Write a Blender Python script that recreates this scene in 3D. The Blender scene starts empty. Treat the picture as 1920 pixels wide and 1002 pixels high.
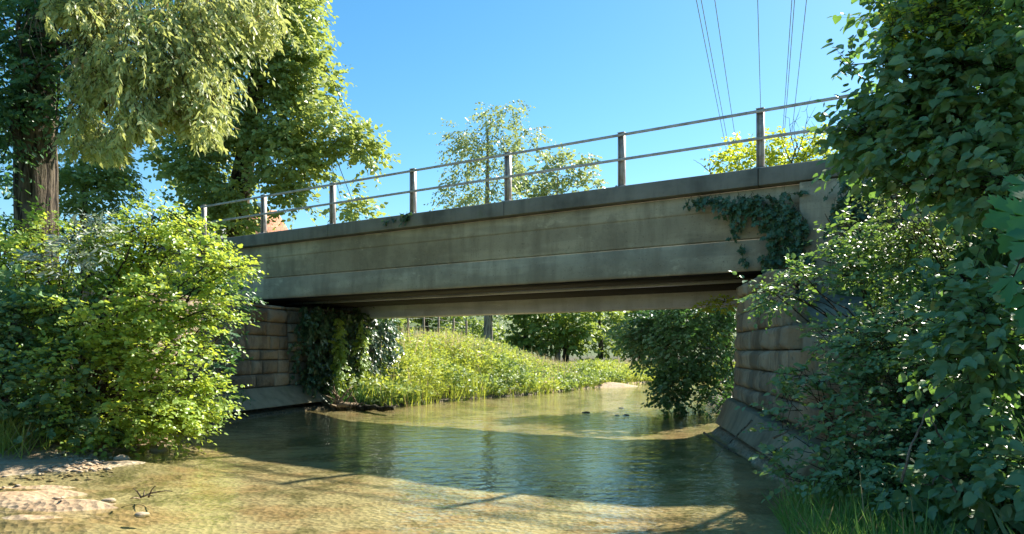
import bpy, math
import numpy as np
from mathutils import Vector

# ------------------------------------------------------------------ camera, light, exposure
S = bpy.context.scene
C = S.collection
R = math.radians
F = 1390.0            # focal length in pixels of the 1920 wide photograph
HZ = 660.0            # horizon row in the photograph
CZ = 1.45             # eye height above the water
cam_d = bpy.data.cameras.new('camera'); cam = bpy.data.objects.new('camera', cam_d); C.objects.link(cam)
cam.location = (0, 0, CZ); cam.rotation_euler = (R(90), 0, 0)
cam_d.sensor_width = 36.0; cam_d.lens = F / 1920 * 36.0
cam_d.shift_y = (HZ - 501.0) / 1920.0
cam_d.clip_start = 0.05; cam_d.clip_end = 3000
S.camera = cam

SUN_H = np.array([0.72, 0.694]); SUN_H /= np.linalg.norm(SUN_H)
SUN_EL = R(40.0)
SUN_AZ = math.atan2(SUN_H[0], SUN_H[1])
w = bpy.data.worlds.new('World'); S.world = w; w.use_nodes = True
nt = w.node_tree; nt.nodes.clear()
sky = nt.nodes.new('ShaderNodeTexSky'); sky.sky_type = 'NISHITA'; sky.sun_disc = False
sky.sun_elevation = SUN_EL; sky.sun_rotation = SUN_AZ
sky.air_density = 1.0; sky.dust_density = 0.3; sky.ozone_density = 2.0; sky.altitude = 300
hs = nt.nodes.new('ShaderNodeHueSaturation'); hs.inputs['Hue'].default_value = 0.487
hs.inputs['Saturation'].default_value = 1.30; hs.inputs['Value'].default_value = 1.0
bg = nt.nodes.new('ShaderNodeBackground'); bg.inputs['Strength'].default_value = 0.064
wo = nt.nodes.new('ShaderNodeOutputWorld')
nt.links.new(sky.outputs[0], hs.inputs['Color']); nt.links.new(hs.outputs[0], bg.inputs['Color'])
nt.links.new(bg.outputs[0], wo.inputs[0])
sl = bpy.data.lights.new('sun', 'SUN'); sl.energy = 4.3; sl.angle = R(0.9); sl.color = (1.0, 0.93, 0.80)
so = bpy.data.objects.new('sun', sl); C.objects.link(so)
sdir = Vector((SUN_H[0] * math.cos(SUN_EL), SUN_H[1] * math.cos(SUN_EL), math.sin(SUN_EL)))
so.rotation_euler = sdir.to_track_quat('Z', 'Y').to_euler(); so.location = (20, 30, 40)
S.view_settings.view_transform = 'Standard'; S.view_settings.look = 'None'
S.view_settings.exposure = 1.7; S.view_settings.gamma = 1.0
S.render.engine = 'CYCLES'
cy = S.cycles
cy.max_bounces = 7; cy.diffuse_bounces = 4; cy.glossy_bounces = 3; cy.transmission_bounces = 5; cy.transparent_max_bounces = 8
cy.caustics_reflective = False; cy.caustics_refractive = False
cy.use_denoising = True; cy.sample_clamp_indirect = 6.0
try:
    cy.denoiser = 'OPENIMAGEDENOISE'; cy.denoising_prefilter = 'ACCURATE'
except Exception:
    pass

# ------------------------------------------------------------------ helpers
def at(px, py, Y):
    """world point seen at a pixel of the photograph at depth Y"""
    return np.array([(px - 960.0) / F * Y, Y, CZ + (HZ - py) / F * Y])

def tag(o, label=None, cat=None, group=None, kind=None):
    if label: o['label'] = label
    if cat: o['category'] = cat
    if group: o['group'] = group
    if kind: o['kind'] = kind
    return o

def empty(name, loc, label, cat, group=None, rz=0.0):
    o = bpy.data.objects.new(name, None); C.objects.link(o)
    o.location = loc; o.rotation_euler = (0, 0, rz); o.empty_display_size = 0.2
    return tag(o, label, cat, group)

def link(name, me, mat, parent=None, keep_world=True):
    o = bpy.data.objects.new(name, me); C.objects.link(o)
    if mat is not None:
        me.materials.append(mat)
    if parent is not None:
        o.parent = parent
        if keep_world:   # geometry given in world coordinates: cancel the parent's placement
            bpy.context.view_layer.update()
            o.matrix_parent_inverse = parent.matrix_basis.inverted() if parent.parent is None else \
                (parent.parent.matrix_basis @ parent.matrix_parent_inverse @ parent.matrix_basis).inverted()
    return o

def np_mesh(name, V, faces_idx, totals, attr=None, smooth=False):
    me = bpy.data.meshes.new(name)
    V = np.asarray(V, dtype=np.float32); fi = np.asarray(faces_idx, dtype=np.int32); tot = np.asarray(totals, dtype=np.int32)
    me.vertices.add(len(V)); me.vertices.foreach_set('co', V.ravel())
    me.loops.add(len(fi)); me.loops.foreach_set('vertex_index', fi)
    me.polygons.add(len(tot))
    st = np.concatenate([[0], np.cumsum(tot)[:-1]]).astype(np.int32)
    me.polygons.foreach_set('loop_start', st)
    try:
        me.polygons.foreach_set('loop_total', tot)
    except Exception:
        pass
    if attr is not None:
        a = me.attributes.new('v', 'FLOAT', 'FACE'); a.data.foreach_set('value', np.asarray(attr, dtype=np.float32))
    me.update(calc_edges=True)
    if smooth:
        me.polygons.foreach_set('use_smooth', np.ones(len(tot), dtype=bool))
    return me

class MB:
    """collects faces of one mesh"""
    def __init__(s): s.V = []; s.F = []
    def add(s, verts, faces):
        b = len(s.V); s.V += [tuple(map(float, v)) for v in verts]; s.F += [[b + i for i in f] for f in faces]
    def box(s, x0, x1, y0, y1, z0, z1):
        v = [(x0, y0, z0), (x1, y0, z0), (x1, y1, z0), (x0, y1, z0), (x0, y0, z1), (x1, y0, z1), (x1, y1, z1), (x0, y1, z1)]
        s.add(v, [(3, 2, 1, 0), (4, 5, 6, 7), (0, 1, 5, 4), (1, 2, 6, 5), (2, 3, 7, 6), (3, 0, 4, 7)])
    def tube(s, pts, radii, n=8, noise=0.0, rng=None, cap=True):
        pts = np.asarray(pts, float); radii = np.broadcast_to(np.asarray(radii, float), (len(pts),))
        rings = []
        t0 = pts[1] - pts[0]; ref = np.array([0, 0, 1.0]) if abs(t0[2]) < .8 * np.linalg.norm(t0) else np.array([1.0, 0, 0])
        base = len(s.V)
        ph = rng.random(3) * 6.28 if rng is not None else np.zeros(3)
        for i, p in enumerate(pts):
            t = pts[min(i + 1, len(pts) - 1)] - pts[max(i - 1, 0)]; t = t / (np.linalg.norm(t) + 1e-9)
            a = np.cross(t, ref); a /= np.linalg.norm(a) + 1e-9; b = np.cross(t, a)
            for k in range(n):
                th = 2 * math.pi * k / n
                r = radii[i]
                if noise:
                    r *= 1 + noise * (math.sin(3 * th + ph[0] + i * .3) * .5 + math.sin(7 * th + ph[1] - i * .5) * .35 + math.sin(i * 1.1 + ph[2]) * .3)
                q = p + (a * math.cos(th) + b * math.sin(th)) * r
                s.V.append((float(q[0]), float(q[1]), float(q[2])))
        for i in range(len(pts) - 1):
            for k in range(n):
                k2 = (k + 1) % n
                s.F.append([base + i * n + k, base + i * n + k2, base + (i + 1) * n + k2, base + (i + 1) * n + k])
        if cap:
            s.F.append([base + k for k in range(n)][::-1]); e = base + (len(pts) - 1) * n
            s.F.append([e + k for k in range(n)])
    def build(s, name, mat, parent=None, keep_world=True, smooth=False):
        fi = [i for f in s.F for i in f]
        me = np_mesh(name, s.V, fi, [len(f) for f in s.F], smooth=smooth)
        return link(name, me, mat, parent, keep_world)

def bevel(o, wd, seg=2):
    m = o.modifiers.new('bevel', 'BEVEL'); m.width = wd; m.segments = seg; m.limit_method = 'ANGLE'; m.angle_limit = R(40)

def n3(p, f, seed):
    """cheap smooth 3-D noise in about -1..1"""
    q = np.asarray(p) * f + seed * 17.31
    x, y, z = q[..., 0], q[..., 1], q[..., 2]
    return (np.sin(x * 1.7 + 1.3 * np.sin(y * 1.1 + seed)) + np.sin(y * 1.9 + 1.2 * np.sin(z * 1.3 + 2.1)) + np.sin(z * 1.6 + 1.4 * np.sin(x * 1.2 + .7))) / 3.0

def smooth(x):
    x = np.clip(x, 0, 1); return x * x * (3 - 2 * x)

def unit(a):
    return a / (np.linalg.norm(a, axis=-1, keepdims=True) + 1e-9)

# ------------------------------------------------------------------ materials
def new_mat(name):
    m = bpy.data.materials.new(name); m.use_nodes = True; t = m.node_tree; t.nodes.clear()
    return m, t

def nd(t, typ, **kw):
    n = t.nodes.new(typ)
    for k, v in kw.items():
        if k in n.inputs.keys() if hasattr(n.inputs, 'keys') else False:
            n.inputs[k].default_value = v
        else:
            setattr(n, k, v)
    return n

def noise(t, co, scale, detail=5, rough=.6, vec_scale=None):
    if vec_scale is not None:
        mp = t.nodes.new('ShaderNodeMapping'); mp.inputs['Scale'].default_value = vec_scale
        t.links.new(co, mp.inputs['Vector']); co = mp.outputs[0]
    n = t.nodes.new('ShaderNodeTexNoise'); n.inputs['Scale'].default_value = scale
    n.inputs['Detail'].default_value = detail; n.inputs['Roughness'].default_value = rough
    t.links.new(co, n.inputs['Vector']); return n.outputs['Fac']

def ramp(t, fac, stops):
    r = t.nodes.new('ShaderNodeValToRGB'); e = r.color_ramp.elements
    while len(e) > 1: e.remove(e[-1])
    e[0].position = stops[0][0]; c = stops[0][1]; e[0].color = (*c, 1) if len(c) == 3 else c
    for p, c in stops[1:]:
        k = e.new(p); k.color = (*c, 1) if len(c) == 3 else c
    t.links.new(fac, r.inputs['Fac']); return r.outputs['Color']

def mixc(t, fac, a, b, mode='MIX'):
    m = t.nodes.new('ShaderNodeMix'); m.data_type = 'RGBA'; m.blend_type = mode
    for sock, v in ((m.inputs[0], fac), (m.inputs[6], a), (m.inputs[7], b)):
        if hasattr(v, 'links') or hasattr(v, 'is_output'):
            t.links.new(v, sock)
        else:
            sock.default_value = v if not isinstance(v, tuple) or len(v) == 4 else (*v, 1)
    return m.outputs[2]

def mathn(t, op, a, b=None):
    m = t.nodes.new('ShaderNodeMath'); m.operation = op
    for s, v in ((m.inputs[0], a), (m.inputs[1], b)):
        if v is None: continue
        if hasattr(v, 'is_output'): t.links.new(v, s)
        else: s.default_value = v
    return m.outputs[0]

def finish(t, shader, disp=None):
    o = t.nodes.new('ShaderNodeOutputMaterial'); t.links.new(shader, o.inputs['Surface'])

def principled(t, color, rough=.8, bump=None, bstr=.3, bdist=.02, spec=.4, metallic=0.0):
    p = t.nodes.new('ShaderNodeBsdfPrincipled')
    if hasattr(color, 'is_output'): t.links.new(color, p.inputs['Base Color'])
    else: p.inputs['Base Color'].default_value = (*color, 1)
    if hasattr(rough, 'is_output'): t.links.new(rough, p.inputs['Roughness'])
    else: p.inputs['Roughness'].default_value = rough
    p.inputs['Specular IOR Level'].default_value = spec; p.inputs['Metallic'].default_value = metallic
    if bump is not None:
        b = t.nodes.new('ShaderNodeBump'); b.inputs['Strength'].default_value = bstr; b.inputs['Distance'].default_value = bdist
        t.links.new(bump, b.inputs['Height']); t.links.new(b.outputs[0], p.inputs['Normal'])
    return p.outputs[0]

def objco(t): return t.nodes.new('ShaderNodeTexCoord').outputs['Object']
def poscо(t): return t.nodes.new('ShaderNodeNewGeometry').outputs['Position']

def leaf_mat(name, a, b, tr, tf=.42, rough=.42, spec=.45, patch=.8, dead=None):
    a, b = tuple(min(x * 1.6, .6) for x in a), tuple(min(x * 1.6, .6) for x in b); tr = tuple(min(x * 1.2, .7) for x in tr)
    m, t = new_mat(name)
    at_ = t.nodes.new('ShaderNodeAttribute'); at_.attribute_name = 'v'
    co = poscо(t)
    nz = noise(t, co, patch, 2, .5)
    f = mathn(t, 'ADD', mathn(t, 'MULTIPLY', at_.outputs['Fac'], .55), mathn(t, 'MULTIPLY', mathn(t, 'SUBTRACT', nz, .28), 1.0))
    f = mathn(t, 'MINIMUM', mathn(t, 'MAXIMUM', f, 0.0), 1.0)
    col = mixc(t, f, a, b)
    trc = mixc(t, f, tuple(x * .8 for x in tr), tr)
    if dead is not None:
        g = mathn(t, 'GREATER_THAN', at_.outputs['Fac'], 1.0 - dead[1])
        col = mixc(t, g, col, dead[0]); trc = mixc(t, g, trc, dead[0])
    p = principled(t, col, rough, spec=spec)
    tl = t.nodes.new('ShaderNodeBsdfTranslucent'); t.links.new(trc, tl.inputs['Color'])
    mx = t.nodes.new('ShaderNodeMixShader'); mx.inputs[0].default_value = tf
    t.links.new(p, mx.inputs[1]); t.links.new(tl.outputs[0], mx.inputs[2])
    finish(t, mx.outputs[0]); return m

def bark_mat(name, a, b, sc=6.0):
    m, t = new_mat(name); co = poscо(t)
    f = noise(t, co, sc, 6, .65, (1, 1, .22))
    g = noise(t, co, sc * .35, 3, .5)
    col = ramp(t, f, [(.3, a), (.68, b)])
    col = mixc(t, mathn(t, 'MULTIPLY', g, .45), col, (.06, .075, .035))
    fur = noise(t, co, sc * 1.6, 4, .6, (1, 1, .12)); col = mixc(t, ramp_f(t, fur, .52, .40), col, tuple(x * .5 for x in a))
    finish(t, principled(t, col, .95, mathn(t, 'ADD', f, mathn(t, 'MULTIPLY', fur, 1.3)), 1.0, .10, spec=.2)); return m

# concrete with formwork boards, streaks and lichen
def concrete_mat(name, base, dark, streak=.6, boards=True, green=.25):
    m, t = new_mat(name); co = objco(t)
    big = noise(t, co, .9, 6, .6)
    fine = noise(t, co, 14, 6, .7)
    vert = noise(t, co, 3.2, 5, .62, (1.0, 1.0, .16))
    hor = noise(t, co, 2.6, 5, .6, (.22, 1.0, 1.6))
    col = ramp(t, big, [(.28, dark), (.5, base), (.75, tuple(x * 1.18 for x in base))])
    col = mixc(t, mathn(t, 'MULTIPLY', ramp_f(t, vert, .42, .72), streak), col, tuple(x * .42 for x in base))
    col = mixc(t, mathn(t, 'MULTIPLY', ramp_f(t, hor, .5, .78), .45), col, tuple(x * 1.35 for x in base))
    col = mixc(t, mathn(t, 'MULTIPLY', ramp_f(t, noise(t, co, 1.7, 5, .7), .55, .75), green), col, (.12, .14, .06))
    col = mixc(t, mathn(t, 'MULTIPLY', ramp_f(t, fine, .58, .75), .45), col, dark)
    if boards:
        pan = noise(t, co, 1.1, 2, .4, (.30, 1.0, 2.4)); col = mixc(t, mathn(t, 'MULTIPLY', ramp_f(t, pan, .48, .56), .38), col, tuple(x * .55 for x in base))
        drip = noise(t, co, 5.0, 4, .7, (1.0, 1.0, .07)); col = mixc(t, mathn(t, 'MULTIPLY', ramp_f(t, drip, .58, .72), .28), col, tuple(x * .38 for x in base))
        pt = noise(t, co, .55, 6, .75); col = mixc(t, mathn(t, 'MULTIPLY', ramp_f(t, pt, .50, .60), .5), col, tuple(x * .5 for x in base)); col = mixc(t, mathn(t, 'MULTIPLY', ramp_f(t, noise(t, co, 2.4, 6, .75, (.5, 1, 1)), .60, .68), .45), col, tuple(min(x * 1.35, .75) for x in base))
        spk = noise(t, co, 30, 3, .6); col = mixc(t, mathn(t, 'MULTIPLY', ramp_f(t, spk, .62, .7), .6), col, tuple(x * .3 for x in base))
    h = fine
    if boards:
        wv = t.nodes.new('ShaderNodeTexWave'); wv.wave_type = 'BANDS'; wv.bands_direction = 'Z'; wv.wave_profile = 'SAW'
        wv.inputs['Scale'].default_value = 2.2; wv.inputs['Distortion'].default_value = .25; wv.inputs['Detail'].default_value = 2
        t.links.new(co, wv.inputs['Vector'])
        edge = ramp_f(t, wv.outputs['Fac'], .93, 1.0)
        col = mixc(t, mathn(t, 'MULTIPLY', edge, .3), col, dark)
        h = mathn(t, 'ADD', fine, mathn(t, 'MULTIPLY', wv.outputs['Fac'], .5))
    finish(t, principled(t, col, .92, h, .35, .015, spec=.25)); return m

def ramp_f(t, fac, lo, hi):
    mr = t.nodes.new('ShaderNodeMapRange'); mr.interpolation_type = 'SMOOTHSTEP'
    mr.inputs['From Min'].default_value = lo; mr.inputs['From Max'].default_value = hi
    t.links.new(fac, mr.inputs['Value']); return mr.outputs['Result']

M_girder = concrete_mat('girder_concrete', (.47, .395, .275), (.24, .20, .14), .6)
M_coping = concrete_mat('coping_concrete', (.23, .215, .185), (.10, .098, .085), .55, boards=False, green=.35)
M_soffit_shade = concrete_mat('soffit_shade', (.016, .016, .018), (.011, .011, .012), .3)  # near-black: the deep shade under the deck is put into the colour
M_bounce = concrete_mat('bounce_tinted_concrete', (.50, .53, .64), (.38, .40, .50), .25, green=.05)  # pale for light off the water, blue painted in against its warm bounce
M_plinth = concrete_mat('plinth_concrete', (.30, .26, .175), (.14, .125, .08), .5, boards=False, green=.5)

def stone_mat(name, a, b):
    m, t = new_mat(name); co = objco(t)
    f = noise(t, co, 2.2, 6, .65); g = noise(t, co, 12, 6, .7); q_ = noise(t, co, 1.4, 5, .7, (1, 1, .35))
    rnd = t.nodes.new('ShaderNodeNewGeometry').outputs['Random Per Island']
    col = ramp(t, f, [(.3, a), (.7, b)])
    col = mixc(t, .55, col, mixc(t, rnd, tuple(x * .65 for x in a), tuple(x * 1.2 for x in b)))
    col = mixc(t, mathn(t, 'MULTIPLY', ramp_f(t, g, .55, .75), .6), col, tuple(x * .4 for x in a))
    col = mixc(t, mathn(t, 'MULTIPLY', ramp_f(t, noise(t, co, 1.1, 4, .6), .5, .7), .35), col, (.09, .10, .05))
    col = mixc(t, mathn(t, 'MULTIPLY', ramp_f(t, q_, .46, .62), .6), col, tuple(x * .38 for x in a))
    h = mathn(t, 'ADD', mathn(t, 'MULTIPLY', f, 1.0), mathn(t, 'MULTIPLY', g, .8))
    finish(t, principled(t, col, .93, h, .9, .05, spec=.25)); return m
M_stone = stone_mat('abutment_stone', (.27, .21, .14), (.47, .38, .265))

def metal_mat(name, a, b):
    m, t = new_mat(name); co = objco(t)
    f = noise(t, co, 9, 6, .65)
    col = ramp(t, f, [(.35, b), (.55, a), (.8, tuple(x * 1.2 for x in a))])
    finish(t, principled(t, col, .55, f, .15, .004, spec=.5, metallic=.1)); return m
M_rail = metal_mat('galvanised_steel', (.50, .46, .43), (.33, .27, .23))

def rock_mat(name, a, b, sc=8):
    m, t = new_mat(name); co = poscо(t); f = noise(t, co, sc, 6, .65)
    finish(t, principled(t, ramp(t, f, [(.3, a), (.7, b)]), .8, f, .6, .03)); return m
M_dark_rock = rock_mat('wet_stone', (.035, .035, .028), (.12, .115, .09))
M_pale_rock = rock_mat('pale_stone', (.30, .23, .15), (.52, .41, .29))
M_log = bark_mat('wet_log_bark', (.018, .016, .012), (.08, .07, .05), 10)
M_drift = bark_mat('driftwood', (.28, .2, .13), (.55, .43, .3), 12)
M_bark = bark_mat('rough_bark', (.035, .028, .022), (.24, .18, .135), 7)
M_twig = bark_mat('twig_bark', (.05, .04, .028), (.16, .13, .095), 14)
M_birch = bark_mat('grey_bark', (.26, .22, .20), (.55, .48, .44), 9)
M_dead = bark_mat('dead_twig', (.25, .2, .15), (.5, .43, .34), 20)
# ------------------------------------------------------------------ bridge frame: t runs away to the far bank, n across the bridge
UD = np.array([-0.8409, 0.5411]); ND = np.array([0.5411, 0.8409])
def bw(t, n, z=0.0):
    p = UD * t + ND * n
    return np.array([p[0], p[1], z])

# ------------------------------------------------------------------ terrain
RIVER = np.array([(-9, -8), (-8.2, 2), (-7.3, 7.5), (-6.7, 9.4), (-5.9, 10.5), (-5.25, 11.2), (-5.7, 12.6), (-6.1, 14.4), (-5.08, 18.6),
                  (-3.2, 19.4), (-2.5, 20.8), (-1.6, 22.4), (.72, 25.2), (3, 29.6), (5.3, 33.6), (8, 37), (14, 41), (30, 46), (60, 52), (62, 40), (32, 38),
                  (16, 33), (10, 29), (6.9, 25), (5.6, 21.5), (5.3, 18.5), (4.6, 15.6), (3.64, 13.3), (2.9, 7.5), (2.5, 6.6), (2.15, 5.2), (1.9, 3), (1.6, -8)])
def river_sd(P):
    """signed distance: positive inside the river"""
    A = RIVER; B = np.roll(RIVER, -1, 0)
    best = np.full(len(P), 1e9); ins = np.zeros(len(P), bool)
    for a, b in zip(A, B):
        ab = b - a; tt = np.clip(((P - a) @ ab) / (ab @ ab), 0, 1)
        d = np.linalg.norm(P - (a + tt[:, None] * ab), axis=1); best = np.minimum(best, d)
        c = (a[1] > P[:, 1]) != (b[1] > P[:, 1])
        with np.errstate(divide='ignore', invalid='ignore'):
            xi = (b[0] - a[0]) * (P[:, 1] - a[1]) / (b[1] - a[1] + 1e-12) + a[0]
        ins ^= c & (P[:, 0] < xi)
    return np.where(ins, best, -best)

MOUNDS = [(20, 938, .55, .30, .27), (112, 952, .50, .22, .26), (60, 972, .55, .17, .21), (130, 926, .38, .14, .17), (255, 940, .28, .10, .17), (70, 915, .75, .16, .16), (180, 952, .5, .12, .14),
          (100, 880, 1.3, .4, .12), (250, 868, .6, .25, .13)]
def height(P):
    d = river_sd(P); x, y = P[:, 0], P[:, 1]
    p3 = np.stack([x, y, x * 0], 1)
    nz = n3(p3, 1.3, 1.0) * .5 + n3(p3, 3.1, 2.0) * .3 + n3(p3, 7.3, 3.0) * .2
    bed = -(.03 + .13 * smooth(d / 1.8)) + nz * .035
    # shallow shelf along the gravel corner in front
    sh = smooth((-2.2 - x) / 3.0) * smooth((11 - y) / 2.0)
    bed = bed + .09 * sh * smooth((y - 3.5) / 3)
    for px, py, rx, ry, h in MOUNDS:
        Z = CZ * F / (py - HZ); cx = (px - 960) / F * Z
        bed = bed + h * .62 * np.exp(-(((x - cx) / rx) ** 2 + ((y - Z) / ry) ** 2)) * (1 + nz * .12)
    bed = np.where(bed > .055, .055 + (bed - .055) * .3, bed)
    # far gravel bank where the stream turns
    bed = bed + .20 * np.exp(-(((x - 4.0) / 2.0) ** 2 + ((y - 31.2) / 1.0) ** 2))
    o = -d
    left_near = .04 + .10 * smooth(o / .9) + 2.6 * smooth((o - 1.0) / 4.2)
    far_ = smooth((x + 3.2) / 6.5)
    rest = .06 + (1.15 - .8 * far_) * smooth(o / 3.0) + (.9 - .6 * far_) * smooth((o - 2.5) / 14)
    right_near = .04 + .12 * smooth(o / .7) + 2.6 * smooth((o - .8) / 2.6)
    right_wall = .08 + 2.9 * smooth((o - .35) / 2.2)
    wl = smooth((-1 - x) / 1.0) * smooth((15.5 - y) / 2)
    wr = smooth((x - 1) / .5) * smooth((17 - y) / 2)
    rw = smooth((y - 6.6) / 1.2)
    bank = rest * (1 - wl) * (1 - wr) + left_near * wl + (right_near * (1 - rw) + right_wall * rw) * wr
    # road embankment at both bridge ends
    t = P @ UD; n = P @ ND
    band = np.maximum(0, np.maximum((12.9 - n) * 2.6, (n - 15.7) * 1.7))
    emb = np.clip(4.15 - .85 * band, 0, 4.15) * smooth((o - .5) / .7) * np.where(t > 9, smooth((t - 15.8) / 1.6), smooth((3.0 - t) / 1.4)) * smooth((60 - np.abs(t)) / 20)
    rr = np.hypot(x, y); bank = bank + 8.0 * smooth((rr - 62) / 90)
    bank = np.maximum(bank, emb) + nz * .10 * smooth(o / .8)
    bank = np.maximum(bank, .015)
    return np.where(d > 0, bed, bank)

def axis_vals(fine0, fine1, step, far0, far1):
    a = list(np.arange(fine0, fine1 + 1e-6, step))
    s = step; v = fine1
    while v < far1: s *= 1.35; v += s; a.append(v)
    s = step; v = fine0; pre = []
    while v > far0: s *= 1.35; v -= s; pre.append(v)
    return np.array(pre[::-1] + a)
xs = axis_vals(-10, 9, .11, -900, 900); ys = axis_vals(3.5, 36, .13, -300, 1500)
GX, GY = np.meshgrid(xs, ys); GP = np.stack([GX.ravel(), GY.ravel()], 1)
GZ = height(GP)
V = np.column_stack([GP, GZ]); nx, ny = len(xs), len(ys)
ii = np.arange(nx * ny).reshape(ny, nx)
Q = np.stack([ii[:-1, :-1], ii[:-1, 1:], ii[1:, 1:], ii[1:, :-1]], -1).reshape(-1, 4)
me = np_mesh('ground', V, Q.ravel(), np.full(len(Q), 4), smooth=True)
m, t = new_mat('bank_and_bed'); co = poscо(t)
sep = t.nodes.new('ShaderNodeSeparateXYZ'); t.links.new(co, sep.inputs[0])
vor = t.nodes.new('ShaderNodeTexVoronoi'); vor.inputs['Scale'].default_value = 16; t.links.new(co, vor.inputs['Vector'])
vor2 = t.nodes.new('ShaderNodeTexVoronoi'); vor2.inputs['Scale'].default_value = 34; t.links.new(co, vor2.inputs['Vector'])
n1 = noise(t, co, 1.1, 5, .6); n2 = noise(t, co, 5, 6, .65)
peb = mixc(t, .5, ramp(t, vor.outputs['Color'], [(.1, (.14, .105, .06)), (.5, (.29, .22, .13)), (.9, (.46, .36, .24))]),
           ramp(t, vor2.outputs['Color'], [(.1, (.2, .16, .1)), (.5, (.38, .31, .21)), (.9, (.6, .52, .4))]))
sand = ramp(t, n2, [(.3, (.28, .185, .10)), (.7, (.47, .33, .205))])
grav = mixc(t, ramp_f(t, n1, .40, .58), sand, peb)
algae = mixc(t, ramp_f(t, noise(t, co, 1.1, 6, .72), .36, .62), grav, (.46, .385, .25))
soil = ramp(t, n2, [(.3, (.04, .035, .02)), (.7, (.12, .10, .055))])
under = ramp_f(t, sep.outputs['Z'], .03, -.05)
wet = mixc(t, under, grav, algae)
wet = mixc(t, mathn(t, 'MULTIPLY', under, mathn(t, 'MULTIPLY', ramp_f(t, noise(t, co, .8, 7, .75, (1.4, .8, 1)), .47, .58), .75)), wet, (.12, .11, .045))
grs = ramp(t, n2, [(.3, (.045, .075, .02)), (.7, (.11, .15, .045))])
land = mixc(t, ramp_f(t, sep.outputs['Z'], .7, 1.3), soil, grs)
gz_ = mathn(t, 'MAXIMUM', ramp_f(t, sep.outputs['Y'], 14.0, 12.8), ramp_f(t, sep.outputs['Y'], 28.0, 29.0))
wet = mixc(t, gz_, mixc(t, under, soil, wet), wet)
col = mixc(t, ramp_f(t, sep.outputs['Z'], .16, .34), wet, land)
h = mathn(t, 'ADD', vor.outputs['Distance'], mathn(t, 'MULTIPLY', n2, 1.2))
finish(t, principled(t, col, .85, h, .7, .03, spec=.3))
tag(link('ground', me, m), kind='structure')

# ------------------------------------------------------------------ water
wx = np.concatenate([np.arange(-22, 30, 1.0), np.arange(30, 71, 5)]); wy = np.concatenate([np.arange(-9, 45, 1.0), np.arange(45, 60, 3)])
WX, WY = np.meshgrid(wx, wy); V = np.column_stack([WX.ravel(), WY.ravel(), np.zeros(WX.size)])
ii = np.arange(WX.size).reshape(WX.shape)
Q = np.stack([ii[:-1, :-1], ii[:-1, 1:], ii[1:, 1:], ii[1:, :-1]], -1).reshape(-1, 4)
me = np_mesh('water', V, Q.ravel(), np.full(len(Q), 4))
m, t = new_mat('stream_water'); co = poscо(t)
r1 = noise(t, co, 2.6, 3, .55, (1.0, 1.6, 1)); r2 = noise(t, co, 9.0, 3, .55, (1.0, 1.5, 1)); r3 = noise(t, co, .7, 2, .5)
amp = ramp_f(t, r3, .3, .7)
hh = mathn(t, 'ADD', mathn(t, 'MULTIPLY', r1, 1.0), mathn(t, 'MULTIPLY', mathn(t, 'MULTIPLY', r2, .22), mathn(t, 'ADD', amp, .35)))
bp = t.nodes.new('ShaderNodeBump'); bp.inputs['Strength'].default_value = .38; bp.inputs['Distance'].default_value = .05
t.links.new(hh, bp.inputs['Height'])
lw_ = t.nodes.new('ShaderNodeLayerWeight'); lw_.inputs['Blend'].default_value = .5; t.links.new(bp.outputs[0], lw_.inputs['Normal'])
schlick = mathn(t, 'ADD', mathn(t, 'MULTIPLY', mathn(t, 'POWER', lw_.outputs['Facing'], 5.0), .95), .02)
gl = t.nodes.new('ShaderNodeBsdfGlossy'); gl.inputs['Roughness'].default_value = .03; t.links.new(bp.outputs[0], gl.inputs['Normal'])
gl.inputs['Color'].default_value = (.92, .95, .84, 1)
tr = t.nodes.new('ShaderNodeBsdfTransparent'); tr.inputs['Color'].default_value = (.88, .882, .73, 1)
mx = t.nodes.new('ShaderNodeMixShader'); t.links.new(schlick, mx.inputs[0]); t.links.new(tr.outputs[0], mx.inputs[1]); t.links.new(gl.outputs[0], mx.inputs[2])
finish(t, mx.outputs[0])
tag(link('water', me, m), kind='structure')

# ------------------------------------------------------------------ bridge
T0, T1 = -1.5, 20.5
B0 = bw(9, 14, 0)
BRZ = math.atan2(-0.5411, 0.8409)
bridge = empty('bridge', (B0[0], B0[1], 0), 'weathered concrete girder bridge with steel railing spanning the shallow stream', 'bridge', rz=BRZ)
def lx(t): return -(t - 9.0)
def ly(n): return n - 14.0
def extrude(profile, t0, t1, nseg=1):
    """closed profile of (n, z) swept along the bridge"""
    mb = MB(); k = len(profile); ts = np.linspace(t0, t1, nseg + 1)
    v = [(lx(tt), ly(n), z) for tt in ts for n, z in profile]
    f = []
    for s in range(nseg):
        for i in range(k):
            j = (i + 1) % k
            f.append((s * k + i, s * k + j, (s + 1) * k + j, (s + 1) * k + i))
    f.append(tuple(range(k))[::-1]); f.append(tuple(nseg * k + i for i in range(k)))
    mb.add(v, f); return mb
g = extrude([(12.60, 4.165), (12.60, 3.87), (12.625, 3.85), (12.625, 3.36), (12.66, 3.35), (12.66, 3.335), (12.565, 3.32), (12.552, 2.86), (12.575, 2.80), (13.5, 2.78), (13.5, 4.165)], T0, T1)
o = g.build('edge_girder', M_girder, bridge, False); bevel(o, .008, 1)
extrude([(12.59, 2.794), (13.5, 2.774), (13.5, 2.764), (12.595, 2.784)], T0, T1).build('soffit', M_soffit_shade, bridge, False)  # added dark sheet under the edge girder, standing in for its shade
g = extrude([(13.75, 3.25), (13.9, 2.75), (13.93, 2.72), (14.62, 2.66), (14.66, 2.70), (14.72, 3.25)], 2.2, 17.2)
o = g.build('middle_girder', M_soffit_shade, bridge, False); bevel(o, .01, 1)
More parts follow.
